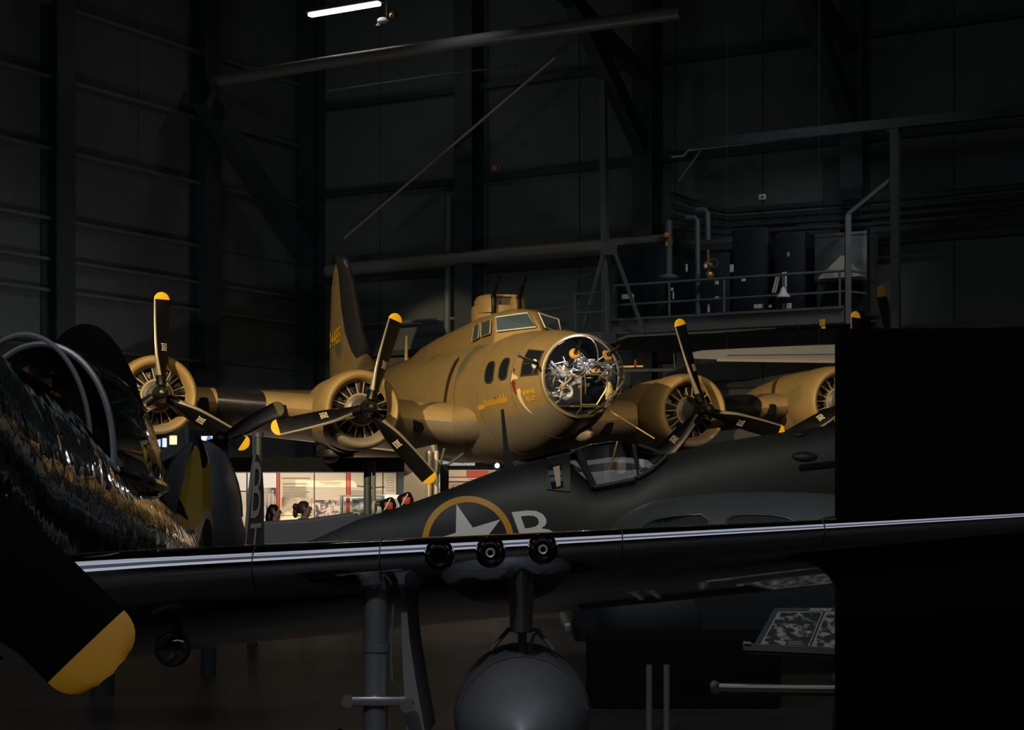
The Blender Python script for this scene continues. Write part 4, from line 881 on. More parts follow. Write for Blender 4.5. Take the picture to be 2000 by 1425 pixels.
# fuselage: polished, tail low
SS = [(2.0, 2.42, .34, .36), (1.5, 2.30, .40, .44), (.8, 2.05, .43, .50), (0, 1.74, .42, .57), (-.7, 1.62, .41, .60), (-1.3, 1.50, .42, .52), (-2.0, 1.42, .42, .45), (-2.8, 1.35, .40, .38), (-3.6, 1.30, .35, .33), (-4.6, 1.27, .28, .32), (-5.9, 1.16, .15, .26), (-6.6, 1.12, .06, .2)]
def yoff(x): return max(-.05, .2-.07*max(0, -2.5-x)) if x < -1 else .2*(2-x)/3
def sring(x, zc, hw, hh, n=40): return [s3(x, yoff(x)+hw*math.copysign(abs(math.cos(t_))**.9, math.cos(t_)), zc+hh*math.copysign(abs(math.sin(t_))**1.15, math.sin(t_))) for t_ in [2*PI*i/n for i in range(n)]]
FUSM = mat('mirror_aluminium', (.45, .45, .47), .06, 1, 0, 2, bump=.5, bscale=6)
mk('fuselage', *loft([sring(*a_) for a_ in SS], True, True, True), FUSM, SIL, world=True)
mk('spinner', *lathe([(SFY-2.0, .34), (SFY-2.25, .30), (SFY-2.5, .2), (SFY-2.68, .08), (SFY-2.72, .0005)], 'y', 28, (SFX, 0, 2.46)), PROPB, SIL, world=True)
rr = []
for x, hw, zb_, zt_ in ((-.45, .14, 2.14, 2.22), (-.7, .25, 2.02, 2.34), (-.95, .30, 1.92, 2.42)):
    rr.append([s3(x, .17+hw*math.cos(PI*i/36)*1.0, zb_+(zt_-zb_)*math.sin(PI*i/36)) for i in range(37)])
mk('windscreen', *loft(rr, False), GLASS, SIL, world=True)
mk('windscreen_frame', *pipe([v for v in rr[-1]], .012, 8), STEEL2, SIL, world=True)
rr = []
for x, hw, zb_, zt_ in ((-1.12, .34, 1.80, 2.39), (-1.5, .39, 1.76, 2.40), (-1.9, .40, 1.73, 2.34), (-2.3, .34, 1.72, 2.20), (-2.7, .24, 1.70, 1.98), (-3.05, .10, 1.68, 1.78)):
    rr.append([s3(x, .2+hw*math.cos(PI*i/36), zb_+(zt_-zb_)*math.sin(PI*i/36)**.8) for i in range(37)])
can = mk('bubble_canopy', *loft(rr, False), glass('smoked_canopy', (.14, .14, .13), .30, .05), SIL, world=True)
mk('canopy_frame', *pipe([v for v in rr[0]], .016, 8), DULLM, can); mk('canopy_sill', *pipe([r_[0] for r_ in rr], .03, 8), CHROME, can)
mk('cockpit_seat', *bevbox(s3(-1.7, .2, 1.85), (.4, .2, .55), .06), BLACK, SIL, world=True)


def sblade(ang, L=1.84):
    rings = []; NC = 12; hub = s3(2.25, 0, 2.5); ca, sa = math.cos(ang), math.sin(ang); ax = Vector((ca, 0, sa)); pe = Vector((-sa, 0, ca))
    FS = [i/12*.935 for i in range(13)]+[.945, .955, .965, .975, .984, .991, .997, 1.0]; n = len(FS)-1
    for f_ in FS:
        r_ = .2+(L-.2)*f_; wd_ = .09+.055*min(1, f_/.4)
        if f_ > .93: k = (f_-.93)/.07; wd_ *= (max(.001, 1-k**2.6))**.42
        th_ = .06*(1-f_)+.012; tw = math.radians(50-34*f_)
        rings.append([hub+ax*r_+pe*(wd_*math.cos(t_)*math.cos(tw))+Vector((0, 1, 0))*(wd_*math.cos(t_)*math.sin(tw)*.7+th_*math.sin(t_)) for t_ in [2*PI*i/NC for i in range(NC)]])
    V, F = loft(rings, True, True, True); fm = [1 if i//NC >= 12 and i < n*NC else 0 for i in range(len(F))]; fm[-1] = 1
    return mk('propeller_blade', V, F, [mat('blade_matt_black', (.0025, .0025, .003), .9, spec=.05), mat('tip_amber', (.55, .26, .01), .5)], SIL, True, fm, world=True)
for k in range(4): sblade(math.radians(-45+90*k))
# undercarriage, pylon, tank
g0 = P(735, 1170, 7.5)
leg = mk('gear_leg', *tube((g0.x, g0.y, 1.38), (g0.x-.005, g0.y, .52), .052, n=20), DULLM, SIL, world=True)
mk('gear_piston', *tube((g0.x-.005, g0.y, .55), (g0.x-.005, g0.y, .42), .035, n=16), CHROME, leg)
for z in (.79, 1.02): mk('gear_collar', *tube((g0.x, g0.y, z), (g0.x, g0.y, z+.03), .058, n=20), DULLM, leg)
g = G(); g.add(bevbox((g0.x+.005, g0.y-.06, .815), (.26, .03, .042), .012)); g.add(tube((g0.x-.115, g0.y-.09, .815), (g0.x-.115, g0.y-.03, .815), .026, n=14)); g.add(tube((g0.x+.135, g0.y-.09, .80), (g0.x+.135, g0.y-.03, .80), .03, n=14)); g.build('torque_link', DULLM, leg)
mk('fork', *tube((g0.x, g0.y, .45), (g0.x-.16, g0.y, .34), .05), DULLM, leg)
mk('wheel', *lathe([(-.09, .2), (-.11, .3), (0, .345), (.11, .3), (.09, .2)], 'x', 28, (g0.x-.16, g0.y, .345)), BLACK, SIL, world=True)
gd = [P(783, 1160, 7.55), P(792, 1160, 7.55), P(800, 1250, 7.55), P(812, 1330, 7.55), P(832, 1440, 7.55), P(795, 1440, 7.55), P(788, 1330, 7.55), P(784, 1240, 7.55)]
mk('gear_door', *prism(gd, (.02, .5, 0)), mat('door_grey', (.3, .3, .3), .45, .5), SIL, False, world=True)
mk('brake_hose', *pipe([P(768, 1165, 7.5), P(766, 1230, 7.5), P(764, 1290, 7.5), P(766, 1330, 7.5)], .005, 6), STEEL2, SIL, world=True)
py0 = P(1018, 1160, 7.75)
mk('pylon', *loft([[Vector((py0.x+hx*math.cos(t_), 7.9+hy*math.sin(t_), z)) for t_ in [2*PI*i/20 for i in range(20)]] for z, hx, hy in ((1.38, .09, .5), (1.24, .055, .42), (1.10, .05, .4))], True, True, True), DULLM, SIL, world=True)
tk = P(1020, 1395, 7.9)
tank = thing('drop_tank', 'grey teardrop fuel tank hanging under the silver wing', 'fuel tank', (tk.x, tk.y, 0))
prof = [(-.75, .0005), (-.73, .06), (-.66, .13), (-.52, .21), (-.3, .275), (0, .308), (.3, .30), (.8, .24), (1.3, .13), (1.7, .0005)]
mk('shell', *lathe([(a_+tk.y, r_) for a_, r_ in prof], 'y', 40, (tk.x, 0, tk.z)), mat('tank_grey', (.20, .21, .225), .42, .25, .25, 3), tank, world=True)
mk('weld_band', *pipe([(tk.x+.286*math.cos(PI*i/18), tk.y-.25, tk.z+.286*math.sin(PI*i/18)) for i in range(1, 18)], .006, 6), INK, tank, world=True)
for sgn in (-1, 1): mk('sway_brace', *pipe([(tk.x, tk.y-.1, tk.z+.38), (tk.x+sgn*.06, tk.y-.1, tk.z+.39), (tk.x+sgn*.14, tk.y-.1, tk.z+.30)], .010, 8), STEEL2, tank, world=True)
mk('filler_neck', *tube((tk.x, tk.y-.1, tk.z+.29), (tk.x, tk.y-.1, tk.z+.42), .02), STEEL2, tank, world=True)
mk('fuel_line', *pipe([(tk.x+.03, tk.y-.15, tk.z+.30), (tk.x+.05, tk.y-.15, tk.z+.37), (tk.x+.10, tk.y-.15, tk.z+.40)], .008, 6), STEEL2, tank, world=True)
ll = P(337, 1267, 7.6)
lt = mk('landing_light', *lathe([(-.02, .074), (.0, .078), (.06, .07), (.10, .03)], 'y', 24, (ll.x, ll.y, ll.z)), STEEL2, SIL, world=True)
mk('lens', *lathe([(-.02, .07), (-.035, .05), (-.042, .0005)], 'y', 24, (ll.x, ll.y, ll.z)), glass('lens_glass', (.5, .5, .48), .25), lt); mk('bracket', *tube((ll.x, ll.y+.05, ll.z), (ll.x, ll.y+.3, 1.2), .02), STEEL2, lt); mk('bulb', *ell((ll.x, ll.y+.01, ll.z), (.02, .02, .02)), BRASS, lt)
# fin at its tail, painted, nearly edge-on
def fin_mat():
    m = bpy.data.materials.new('fin_blotches'); m.use_nodes = True; nt = m.node_tree; b = nt.nodes['Principled BSDF']; N, L = nt.nodes.new, nt.links.new
    tc = N('ShaderNodeTexCoord'); mp = N('ShaderNodeMapping'); mp.inputs['Scale'].default_value = (5, 1, 2.2); L(tc.outputs['Object'], mp.inputs[0])
    n = N('ShaderNodeTexNoise'); n.inputs['Scale'].default_value = 1.0; n.inputs['Detail'].default_value = 1.5; L(mp.outputs[0], n.inputs['Vector'])
    r = N('ShaderNodeValToRGB'); r.color_ramp.interpolation = 'CONSTANT'; e = r.color_ramp.elements
    e[0].position = 0; e[0].color = (.006, .006, .008, 1); e[1].position = .44; e[1].color = (.30, .19, .012, 1)
    k = e.new(.58); k.color = (.35, .24, .16, 1); k = e.new(.66); k.color = (.02, .018, .012, 1)
    L(n.outputs['Fac'], r.inputs[0]); L(r.outputs[0], b.inputs['Base Color']); b.inputs['Roughness'].default_value = .35; return m
fo = [(382, 845), (366, 905), (352, 960), (342, 1010), (338, 1120), (418, 1120), (415, 1000), (412, 905), (398, 862)]
FNY = 13.6
fo = chaikin(fo, 1)
rings = [[P(380+(a_-380)*s_, 990+(b_-990)*(.9+.1*s_), FNY+dy) for a_, b_ in fo] for dy, s_ in ((.14, .5), (.08, .9), (0, 1), (-.07, .85), (-.12, .45))]
mk('fin', *loft(rings, True, True, True), fin_mat(), SIL, world=True); mk('mast', *tube(P(365, 868, FNY), P(364, 828, FNY), .01), STEEL2, SIL, world=True)
for sgn in (-1, 1):
    rr = [[Vector((SFX-.05+sgn*y, SFY-x_+ch*c_, 1.25+ch*h_-.15*ch*c_)) for c_, h_ in ([(c_, h_) for c_, h_ in naca(8, .11)[::-1]]+[(c_, -h_) for c_, h_ in naca(8, .11)[1:-1]])] for y, x_, ch in ((.05, -5.6, 1.1), (.6, -5.7, .9), (.95, -5.9, .5))]
    mk('tailplane', *loft(rr, True, False, True), FUSM, SIL, world=True)
GB = thing('grey_fighter_nose', 'rounded grey aircraft body behind the blotched fin', 'aircraft', (P(392, 0, 16).x, 16, 0))
rr = []
for dy, s_ in ((-.9, .12), (-.8, .4), (-.55, .7), (-.2, .9), (.3, 1.0), (1.2, 1.0), (2.5, .8), (3.5, .4)):
    c0 = P(392, 1010, 16); rr.append([Vector((c0.x*(16+dy)/16+(.38*s_)*math.cos(t_)+(.05*s_ if math.sin(t_) < 0 else 0), 16+dy, c0.z+(.70 if math.sin(t_) > 0 else .8)*s_*math.sin(t_))) for t_ in [2*PI*i/32 for i in range(32)]])
mk('body', *loft(rr, True, True, True), mat('dark_grey_paint', (.085, .095, .098), .45, 0, .12, 2), GB, world=True)
for dy in (0.0, 1.0): mk('body_seam', *pipe([Vector((c0.x*(16.3+dy)/16+.385*math.cos(t_), 16.3+dy, c0.z+.705*math.sin(t_))) for t_ in [PI*i/20 for i in range(21)]], .008, 6), STEEL, GB, world=True)
mk('gear_leg', *tube((c0.x, 16.4, 0), (c0.x, 16.4, .8), .07), STEEL, GB, world=True)
# black rounded fin behind the canopy
bf_ = [(100, 690), (112, 660), (135, 640), (165, 630), (200, 640), (232, 675), (258, 725), (280, 790), (294, 860), (304, 930), (318, 975), (343, 1003), (346, 1040), (338, 1056), (310, 1063), (300, 1180), (100, 1180)]
BFY = 14.7
t = thing('black_fin', 'large matt black rounded tail fin behind the bubble canopy', 'aircraft tail', (P(200, 0, BFY).x, BFY, 0))
bf_ = chaikin(bf_, 2)
rings = [[P(205+(a_-205)*s_, 960+(b_-960)*s_, BFY+dy) for a_, b_ in bf_] for dy, s_ in ((.08, .9), (.03, 1), (-.03, 1), (-.08, .9))]
mk('fin', *loft(rings, True, True, True), BLACK, t, world=True); mk('mount', *tube((P(200, 0, BFY).x, BFY, 0), (P(200, 0, BFY).x, BFY, 1.1), .1), STEEL, t, world=True)
# dim two-bladed propeller in front of the outer wing
hb = P(432, 858, 25.5); t = thing('two_blade_propeller', 'dim black two-bladed propeller with dull yellow tip below the outer engine', 'propeller', (hb.x, hb.y, 0))
mk('hub', *ell(hb, (.13, .16, .13)), PROPB, t, world=True)
for k in (0, 1):
    an = math.radians(28.5+180*k); ax = Vector((math.cos(an), 0, math.sin(an))); pe = Vector((-ax.z, 0, ax.x)); rings = []; NC = 10
    for f_ in (0, .1, .2, .3, .45, .6, .75, .83, .87, .90, .93, .96, .98, .995, 1.0):
        wd_ = .07+.05*min(1, f_*3)
        if f_ > .87: wd_ *= math.sqrt(max(.01, 1-((f_-.87)/.13)**2))
        rings.append([hb+ax*(.1+.93*f_)+pe*wd_*math.cos(t_)+Vector((0, (.04*(1-f_)+.012)*math.sin(t_)+.05*math.cos(t_), 0)) for t_ in [2*PI*i/NC for i in range(NC)]])
    V, F = loft(rings, True, True, True); mk('blade', V, F, [PROPB, mat('tip_dull', (.16, .13, .03), .5)], t, True, [1 if (i//NC >= 8) else 0 for i in range(len(F))], world=True)
mk('mount', *tube((hb.x, hb.y+.15, 0), (hb.x, hb.y+.15, hb.z), .10), STEEL, t, world=True)

# ================================================================== partition, sign, barrier at the right
PYD = 9.4
VELV = mat('velvet_black', (.003, .003, .0035), .95, spec=.05)
x0 = P(1646, 0, PYD).x; zt_ = P(0, 641, PYD).z
t = thing('black_partition', 'tall plain black exhibit partition at the right edge', 'partition', (x0+1.5, PYD, 0))
rz_ = -.06
mk('board', *bevbox((x0+1.5, PYD-.09+.15, zt_/2), (3.0, .3, zt_), .012, rz_), VELV, t, world=True)
mk('foot', *bevbox((x0+1.5, PYD-.09+.15, .06), (3.1, .5, .12), .02, rz_), VELV, t, world=True)
SGY = 10.0
t = thing('information_panel', 'tilted information panel with two black-and-white photographs', 'sign', (P(1560, 0, SGY).x, SGY, 0))
A_, B_, C_, D_ = P(1480, 1268, SGY-.15), P(1700, 1278, SGY-.15), P(1720, 1195, SGY+.25), P(1520, 1195, SGY+.25)
def sg(u, v, o=.004): p = A_.lerp(B_, u).lerp(D_.lerp(C_, u), v); return p+Vector((0, -.3, .95)).normalized()*o
def sgq(name, u0, v0, u1, v1, m, o): return mk(name, [sg(u0, v0, o), sg(u1, v0, o), sg(u1, v1, o), sg(u0, v1, o), sg(u0, v0, 0), sg(u1, v0, 0), sg(u1, v1, 0), sg(u0, v1, 0)], [(0, 1, 2, 3), (7, 6, 5, 4), (0, 4, 5, 1), (1, 5, 6, 2), (2, 6, 7, 3), (3, 7, 4, 0)], m, t, False, world=True)
sgq('board', -.06, -.06, 1.05, 1.12, mat('sign_board', (.035, .045, .045), .5), -.012)
PHD = photo_mat('old_photo', (.012, .013, .016), (.30, .28, .22), 20., .53, .15)
PALE = mat('sign_pale', (.30, .28, .22), .6)
for u0, u1 in ((.0, .44), (.46, 1.0)):
    sgq('photo_border', u0, 0, u1, 1, PALE, .004); sgq('photograph', u0+.015, .04, u1-.012, .965, PHD, .006)
sgq('caption', .22, .06, .42, .25, mat('caption_dark', (.02, .022, .03), .6), .008)
for k in range(3): sgq('caption_line', .24, .09+k*.05, .40-.02*k, .105+k*.05, PALE, .010)
V, F = text2d('mocracy', .10, bold=.02)
decal('heading', V, F, lambda x, y: sg(.30+x*.62+y*.15, .98+y*1.5, .012), mat('heading_pale', (.5, .48, .42), .6), t, .5, True)
mk('ledge', *bar(P(1452, 1262, SGY-.16), P(1700, 1274, SGY-.16), .06, .035), mat('ledge_grey', (.10, .10, .09), .4), t, False, world=True)
mk('ledge_end', *bar(P(1452, 1256, SGY-.16), P(1466, 1257, SGY-.16), .06, .02), PALE, t, False, world=True)
mk('sign_leg', *tube((P(1632, 0, SGY).x, SGY, 0), P(1632, 1275, SGY), .022), STEEL2, t, world=True)
mk('sign_leg', *tube((P(1690, 0, SGY).x, SGY+.1, 0), P(1690, 1240, SGY+.1), .022), STEEL2, t, world=True)
BRY = 9.75
BRM = mat('barrier_metal', (.42, .36, .29), .3, .75)
t = thing('barrier_rail', 'low metal barrier rail below the information panel', 'barrier', (P(1545, 0, BRY).x, BRY, 0))
mk('rail', *tube(P(1405, 1344, BRY+.1), P(1640, 1348, BRY), .032, n=16), BRM, t, world=True); mk('rail_corner', *pipe([P(1405, 1344, BRY+.1), P(1398, 1345, BRY+.3), P(1396, 1338, BRY+1.5)], .032, 12), BRM, t, world=True)
mk('post', *tube((P(1645, 0, BRY).x, BRY, 0), P(1645, 1332, BRY), .024, n=16), mat('post_copper', (.42, .22, .15), .35, .7), t, world=True)
mk('post_cap', *tube(P(1645, 1334, BRY), P(1645, 1330, BRY), .04, n=16), BRM, t, world=True)
for k, px in enumerate((1268, 1302)):
    t = thing('barrier_post', ['slim grey barrier post nearer the fuel tank', 'slim grey barrier post nearer the information panel'][k], 'barrier', (P(px, 0, 12.2).x, 12.2, 0), 0, 'slim barrier posts')
    mk('post', *tube((0, 0, 0), (0, 0, .50), .022, n=12), STEEL2, t); mk('base', *lathe([(0, .055), (.015, .055), (.03, .03)], 'z', 20), STEEL2, t)
pl_ = thing('plinth', 'dark low plinth on the floor beyond the barrier posts', 'plinth', (P(1330, 0, 14.2).x, 14.2, 0))
mk('block', *bevbox((0, 0, .28), (1.5, .8, .56), .03), BLACK, pl_); mk('kick_plate', *bevbox((0, -.41, .06), (1.4, .02, .1), .005), BLACK, pl_)

# ================================================================== display wall below the bomber wing
DY = 36.5
DW = thing('display_wall', 'long cream and white exhibition display wall under the bomber wing', 'display', (P(610, 0, DY).x, DY, 0))
def dpan(px0, py0, px1, py1, m, name, dy=0., th=.03, parent=None):
    a_, b_ = P(px0, py0, DY+dy), P(px1, py1, DY+dy); o = mk(name, *bevbox(((a_.x+b_.x)/2, DY+dy, (a_.z+b_.z)/2), (abs(b_.x-a_.x), th, abs(a_.z-b_.z)), .004), m, parent or DW, False, world=True); return o
dpan(440, 918, 790, 1100, STEEL, 'backing', .06, .06)
dpan(448, 923, 481, 958, PWHITE, 'panel'); dpan(448, 960, 481, 1080, CREAM, 'panel')
dpan(484, 923, 540, 1090, PWHITE, 'panel'); dpan(541, 923, 546, 1090, RED, 'red_strip', -.02)
dpan(547, 923, 613, 1090, CREAM, 'panel'); dpan(615, 923, 676, 1090, CREAM, 'panel'); dpan(677, 923, 684, 1090, RED, 'red_strip', -.02)
dpan(685, 923, 747, 1090, CREAM, 'panel'); dpan(749, 923, 774, 1090, CREAM, 'panel')
dpan(484, 952, 539, 1008, photo_mat('group_photo', (.05, .035, .045), (.5, .42, .38), 2.2, .50), 'photograph', -.03)
for k in range(3):
    for r_ in range(2):
        c_ = P(517+k*8, 968+r_*22, DY-.07); mk('printed_figure', *ell((c_.x, c_.y, c_.z-.08), (.035, .01, .14), 8, 6), mat('figure_pale', (.5, .42, .36), .7), DW, world=True); mk('printed_figure', *ell((c_.x, c_.y, c_.z+.09), (.02, .01, .035), 8, 6), mat('figure_pale', (0, 0, 0)), DW, world=True)
random.seed(5)
for k in range(12): dpan(552, 943+k*2.3+(2 if k > 1 else 0), 605-random.uniform(0, 8), 943.7+k*2.3+(2 if k > 1 else 0), INK, 'text_line', -.025, .012)
dpan(550, 932, 606, 935, mat('ink_faint', (.32, .26, .2), .7), 'text_line', -.025, .012)
for k in range(2): dpan(624+k*8, 941+k*3, 668-k*4, 942+k*3, mat('ink_faint', (0, 0, 0)), 'text_line', -.025, .012)
for k in range(6): dpan(755, 932+k*5, 771-random.uniform(0, 4), 932.8+k*5, mat('ink_faint', (0, 0, 0)), 'text_line', -.025, .012)
dpan(551, 971, 609, 1006, photo_mat('map_print', (.22, .13, .06), (.64, .53, .37), .9, .5), 'map_print', -.03)
dpan(616, 976, 646, 1009, photo_mat('old_print', (.06, .045, .055), (.48, .4, .38), 7., .5), 'photograph', -.03); dpan(648, 976, 667, 1009, photo_mat('old_print2', (.07, .05, .06), (.45, .38, .36), 9., .5), 'photograph', -.03)
dpan(685, 957, 747, 968, mat('sky_print', (.42, .37, .3), .7), 'printed_sky', -.022, .02)
g = G(); c_ = P(713, 950, DY-.05)
g.add(box((c_.x, c_.y, c_.z), (.34, .01, .018), R=Matrix.Rotation(.12, 3, 'Y'))); g.add(box((c_.x+.26, c_.y, c_.z-.01), (.28, .01, .016), R=Matrix.Rotation(-.08, 3, 'Y'))); g.add(ell((c_.x+.1, c_.y, c_.z-.015), (.06, .01, .03))); g.build('printed_aircraft', INK, DW, False, world=True)
dpan(440, 893, 800, 921, BLACK, 'header', -2.1, .12)
# glass showcase in front
SC = thing('showcase', 'bright glass showcase holding photographs in front of the display wall', 'showcase', (P(697, 0, 35.2).x, 35.2, 0))
a_, b_ = P(667, 968, 35.2), P(748, 1100, 35.2)
mk('frame', *pipe([(a_.x, 35.2, 0), (a_.x, 35.2, a_.z), (b_.x, 35.2, a_.z), (b_.x, 35.2, 0)], .035, 8), STEEL2, SC, world=True)
mk('back', *bevbox(((a_.x+b_.x)/2, 35.35, a_.z/2), (b_.x-a_.x-.06, .04, a_.z-.04), .005), PWHITE, SC, False, world=True)
def scp(px0, py0, px1, py1, m, name, Y=35.3):
    a_, b_ = P(px0, py0, Y), P(px1, py1, Y); mk(name, *bevbox(((a_.x+b_.x)/2, Y, (a_.z+b_.z)/2), (b_.x-a_.x, .02, a_.z-b_.z), .004), m, SC, False, world=True)
scp(676, 971, 683, 1011, RED, 'red_card'); scp(688, 972, 718, 997, photo_mat('blue_photo', (.14, .16, .18), (.5, .53, .55), 4., .48), 'photograph'); scp(689, 1000, 702, 1012, PWHITE, 'card'); scp(704, 1000, 718, 1012, mat('card_dark', (.05, .06, .07), .6), 'card'); scp(692, 1002, 699, 1010, INK, 'portrait', 35.27); scp(724, 966, 745, 984, mat('card_blue', (.3, .34, .36), .6), 'card')
mk('pane', *box(((P(667, 0, 35.1).x+P(748, 0, 35.1).x)/2, 35.12, a_.z/2), (b_.x-a_.x, .01, a_.z-.06)), GLASS, SC, False, world=True)
SC2 = thing('white_easel_board', 'white-framed board right of the bright showcase', 'board', (P(765, 0, 35.5).x, 35.5, 0))
a2, b2 = P(746, 966, 35.5), P(780, 1100, 35.5)
mk('board', *bevbox(((a2.x+b2.x)/2, 35.5, a2.z/2), (b2.x-a2.x, .05, a2.z), .01), PWHITE, SC2, False, world=True); mk('print', *bevbox(((a2.x+b2.x)/2, 35.46, a2.z-.3), ((b2.x-a2.x)*.8, .02, .45), .004), mat('ink_faint', (0, 0, 0)), SC2, False, world=True)
# cream, red and white display at the right
D2 = thing('striped_display', 'cream and red display with a white banner below the bomber belly', 'display', (P(930, 0, 39).x, 39, 0))
def d2(px0, py0, px1, py1, m, name, Y=39.): a_, b_ = P(px0, py0, Y), P(px1, py1, Y); mk(name, *bevbox(((a_.x+b_.x)/2, Y, (a_.z+b_.z)/2), (b_.x-a_.x, .03, a_.z-b_.z), .004), m, D2, False, world=True)
d2(860, 917, 990, 1080, CREAM, 'backing', 39.05); d2(875, 918, 911, 930, CREAM, 'panel'); d2(912, 918, 953, 931, RED, 'panel'); d2(955, 919, 981, 931, mat('panel_tan', (.45, .36, .22), .7), 'panel'); d2(868, 931, 990, 932.5, RED, 'red_line', 38.97); d2(868, 933, 990, 939, PWHITE, 'banner', 38.98); d2(868, 939.5, 990, 940.5, RED, 'red_line', 38.97); d2(912, 941, 990, 960, RED, 'panel'); d2(885, 946, 908, 970, mat('ink_faint', (0, 0, 0)), 'photo_frame', 38.97); d2(887, 948, 906, 970, PWHITE, 'photograph', 38.96)
for k in range(9): d2(915+k*4.1, 934.6, 917.6+k*4.1+(k % 3)*.4, 937.4, mat('ink_faint', (0, 0, 0)), 'faded_print', 38.955)
mk('header', *bevbox((P(928, 0, 39).x, 39, P(0, 913, 39).z), (1.5, .2, .09), .02), BLACK, D2, False, world=True)
# hut with windows above it
HUT = thing('white_hut', 'pale hut with shuttered windows seen under the bomber belly', 'building', (P(890, 0, 43).x, 43, 0))
HM = mat('hut_white', (.42, .44, .44), .6)
def hut(px0, py0, px1, py1, m, name, Y=43., th=.05): a_, b_ = P(px0, py0, Y), P(px1, py1, Y); mk(name, *bevbox(((a_.x+b_.x)/2, Y, (a_.z+b_.z)/2), (abs(b_.x-a_.x), th, abs(a_.z-b_.z)), .006), m, HUT, False, world=True)
hut(850, 885, 928, 1080, HM, 'wall', 43.2, .2)
for k in range(3): hut(853, 884+k*5, 890, 888+k*5, HM, 'siding_board', 43.05)
for k, px in enumerate((897, 905, 912, 920)): hut(px, 886+k*2, px+6, 905+k, mat('hut_shutter', (.5, .52, .52), .5), 'shutter'); hut(px+2, 888+k*2, px+4, 903+k, mat('shutter_gap', (.1, .11, .11), .5), 'window_gap', 42.95)
mk('roof', *prism([P(848, 886, 43), P(858, 868, 43), P(890, 872, 43), P(930, 888, 43)], (0, .6, 0)), mat('hut_roof', (.42, .42, .16), .6), HUT, False, world=True)
t = thing('spotlight_lamp', 'small dazzling spotlight above the striped display', 'lamp', P(971, 911, 38.5)-Vector((0, 0, .2)))
mk('bulb', *ell(P(971, 909, 38.5), (.05, .05, .05)), mat('bulb_glow', (1, .88, .7), .4, emit=45), t, world=True); mk('housing', *lathe([(38.52, .09), (38.6, .11), (38.75, .06)], 'y', 16, (P(971, 0, 38.5).x, 0, P(0, 909, 38.5).z)), GUNM, t, world=True); mk('stem', *tube(P(971, 909, 38.65), P(971, 880, 38.65), .015), STEEL, t, world=True)
t = thing('steel_railing', 'pale grey steel railing with upright bars beyond the bomber belly', 'railing', P(1030, 920, 40.5)-Vector((0, 0, P(1030, 920, 40.5).z)))
RLM = mat('railing_paint', (.26, .30, .32), .5)
mk('top_rail', *tube(P(1005, 902, 40.5), P(1062, 884, 40.5), .03), RLM, t, world=True); mk('bottom_rail', *tube(P(1005, 940, 40.5), P(1062, 922, 40.5), .025), RLM, t, world=True)
for k in range(10): mk('bar', *tube(P(1007+k*6, 901.5-k*1.9, 40.5), P(1007+k*6, 939-k*1.9, 40.5), .016, n=6), RLM, t, world=True)
for px in (1007, 1061): mk('post', *tube(P(px, 905, 40.5), (P(px, 905, 40.5).x, 40.5, 0), .03), RLM, t, world=True)
# landing-gear door and leg of the bomber under the wing
gdp = [P(803, 878, 33), P(848, 868, 33), P(852, 905, 33), P(843, 985, 33), P(800, 1000, 33), P(788, 960, 33), P(790, 900, 33)]
GT = thing('undercarriage_fairing', 'grey-tan landing gear leg and door below the bomber wing root', 'undercarriage', (P(820, 0, 33).x, 33, 0))
mk('door', *prism(gdp, (.05, .08, 0)), mat('gear_grey', (.20, .18, .15), .5, 0, .15, 3), GT, False, world=True)
for px in (838, 852): mk('strut', *tube(P(px, 880, 32.9), (P(px, 0, 32.9).x, 32.9, 0), .05), mat('strut_pale', (.45, .4, .33), .4, .4), GT, world=True)
mk('drag_link', *tube(P(868, 875, 32.8), P(856, 925, 32.8), .03), STEEL, GT, world=True); mk('drag_link', *tube(P(858, 920, 32.8), P(905, 885, 32.8), .025), STEEL, GT, world=True)
mk('bracket', *bevbox(P(868, 935, 32.8), (.16, .1, .55), .04), BLACK, GT, world=True)
# red-strapped gear leaning near the stand
for k, (px, py, lab) in enumerate(((758, 985, 'black and red strapped bundle beside the stand'), (792, 975, 'black and red strapped bundle nearer the landing gear'))):
    c_ = P(px, py, 30.5); t = thing('strapped_bundle', lab, 'bundle', (c_.x, c_.y, 0), 0, 'red-strapped bundles')
    mk('pack', *bevbox((0, 0, c_.z), (.26, .2, .22), .06, R=Matrix.Rotation(-.4, 3, 'Y')), BLACK, t); mk('red_pouch', *bevbox((.02, -.1, c_.z-.02), (.15, .06, .14), .03), mat('pouch_red', (.45, .05, .02), .5), t)
    mk('strap', *tube((-.06, -.13, c_.z-.1), (.05, -.13, c_.z+.1), .012), WHITE, t); mk('stand', *tube((0, 0, 0), (0, 0, c_.z), .05), STEEL, t)
t = thing('white_flying_helmet', 'pale rounded helmet on a rod beside the black stand', 'helmet', (P(731, 0, 31.5).x, 31.5, 0))
c_ = P(731, 990, 31.5); mk('shell', *ell(c_, (.055, .08, .12)), mat('helmet_pale', (.5, .46, .38), .5), t, world=True); mk('rod', *tube((c_.x, 31.5, 0), c_, .02), STEEL, t, world=True); mk('visor', *ell(c_+Vector((.02, -.06, 0)), (.02, .03, .08)), INK, t, world=True)
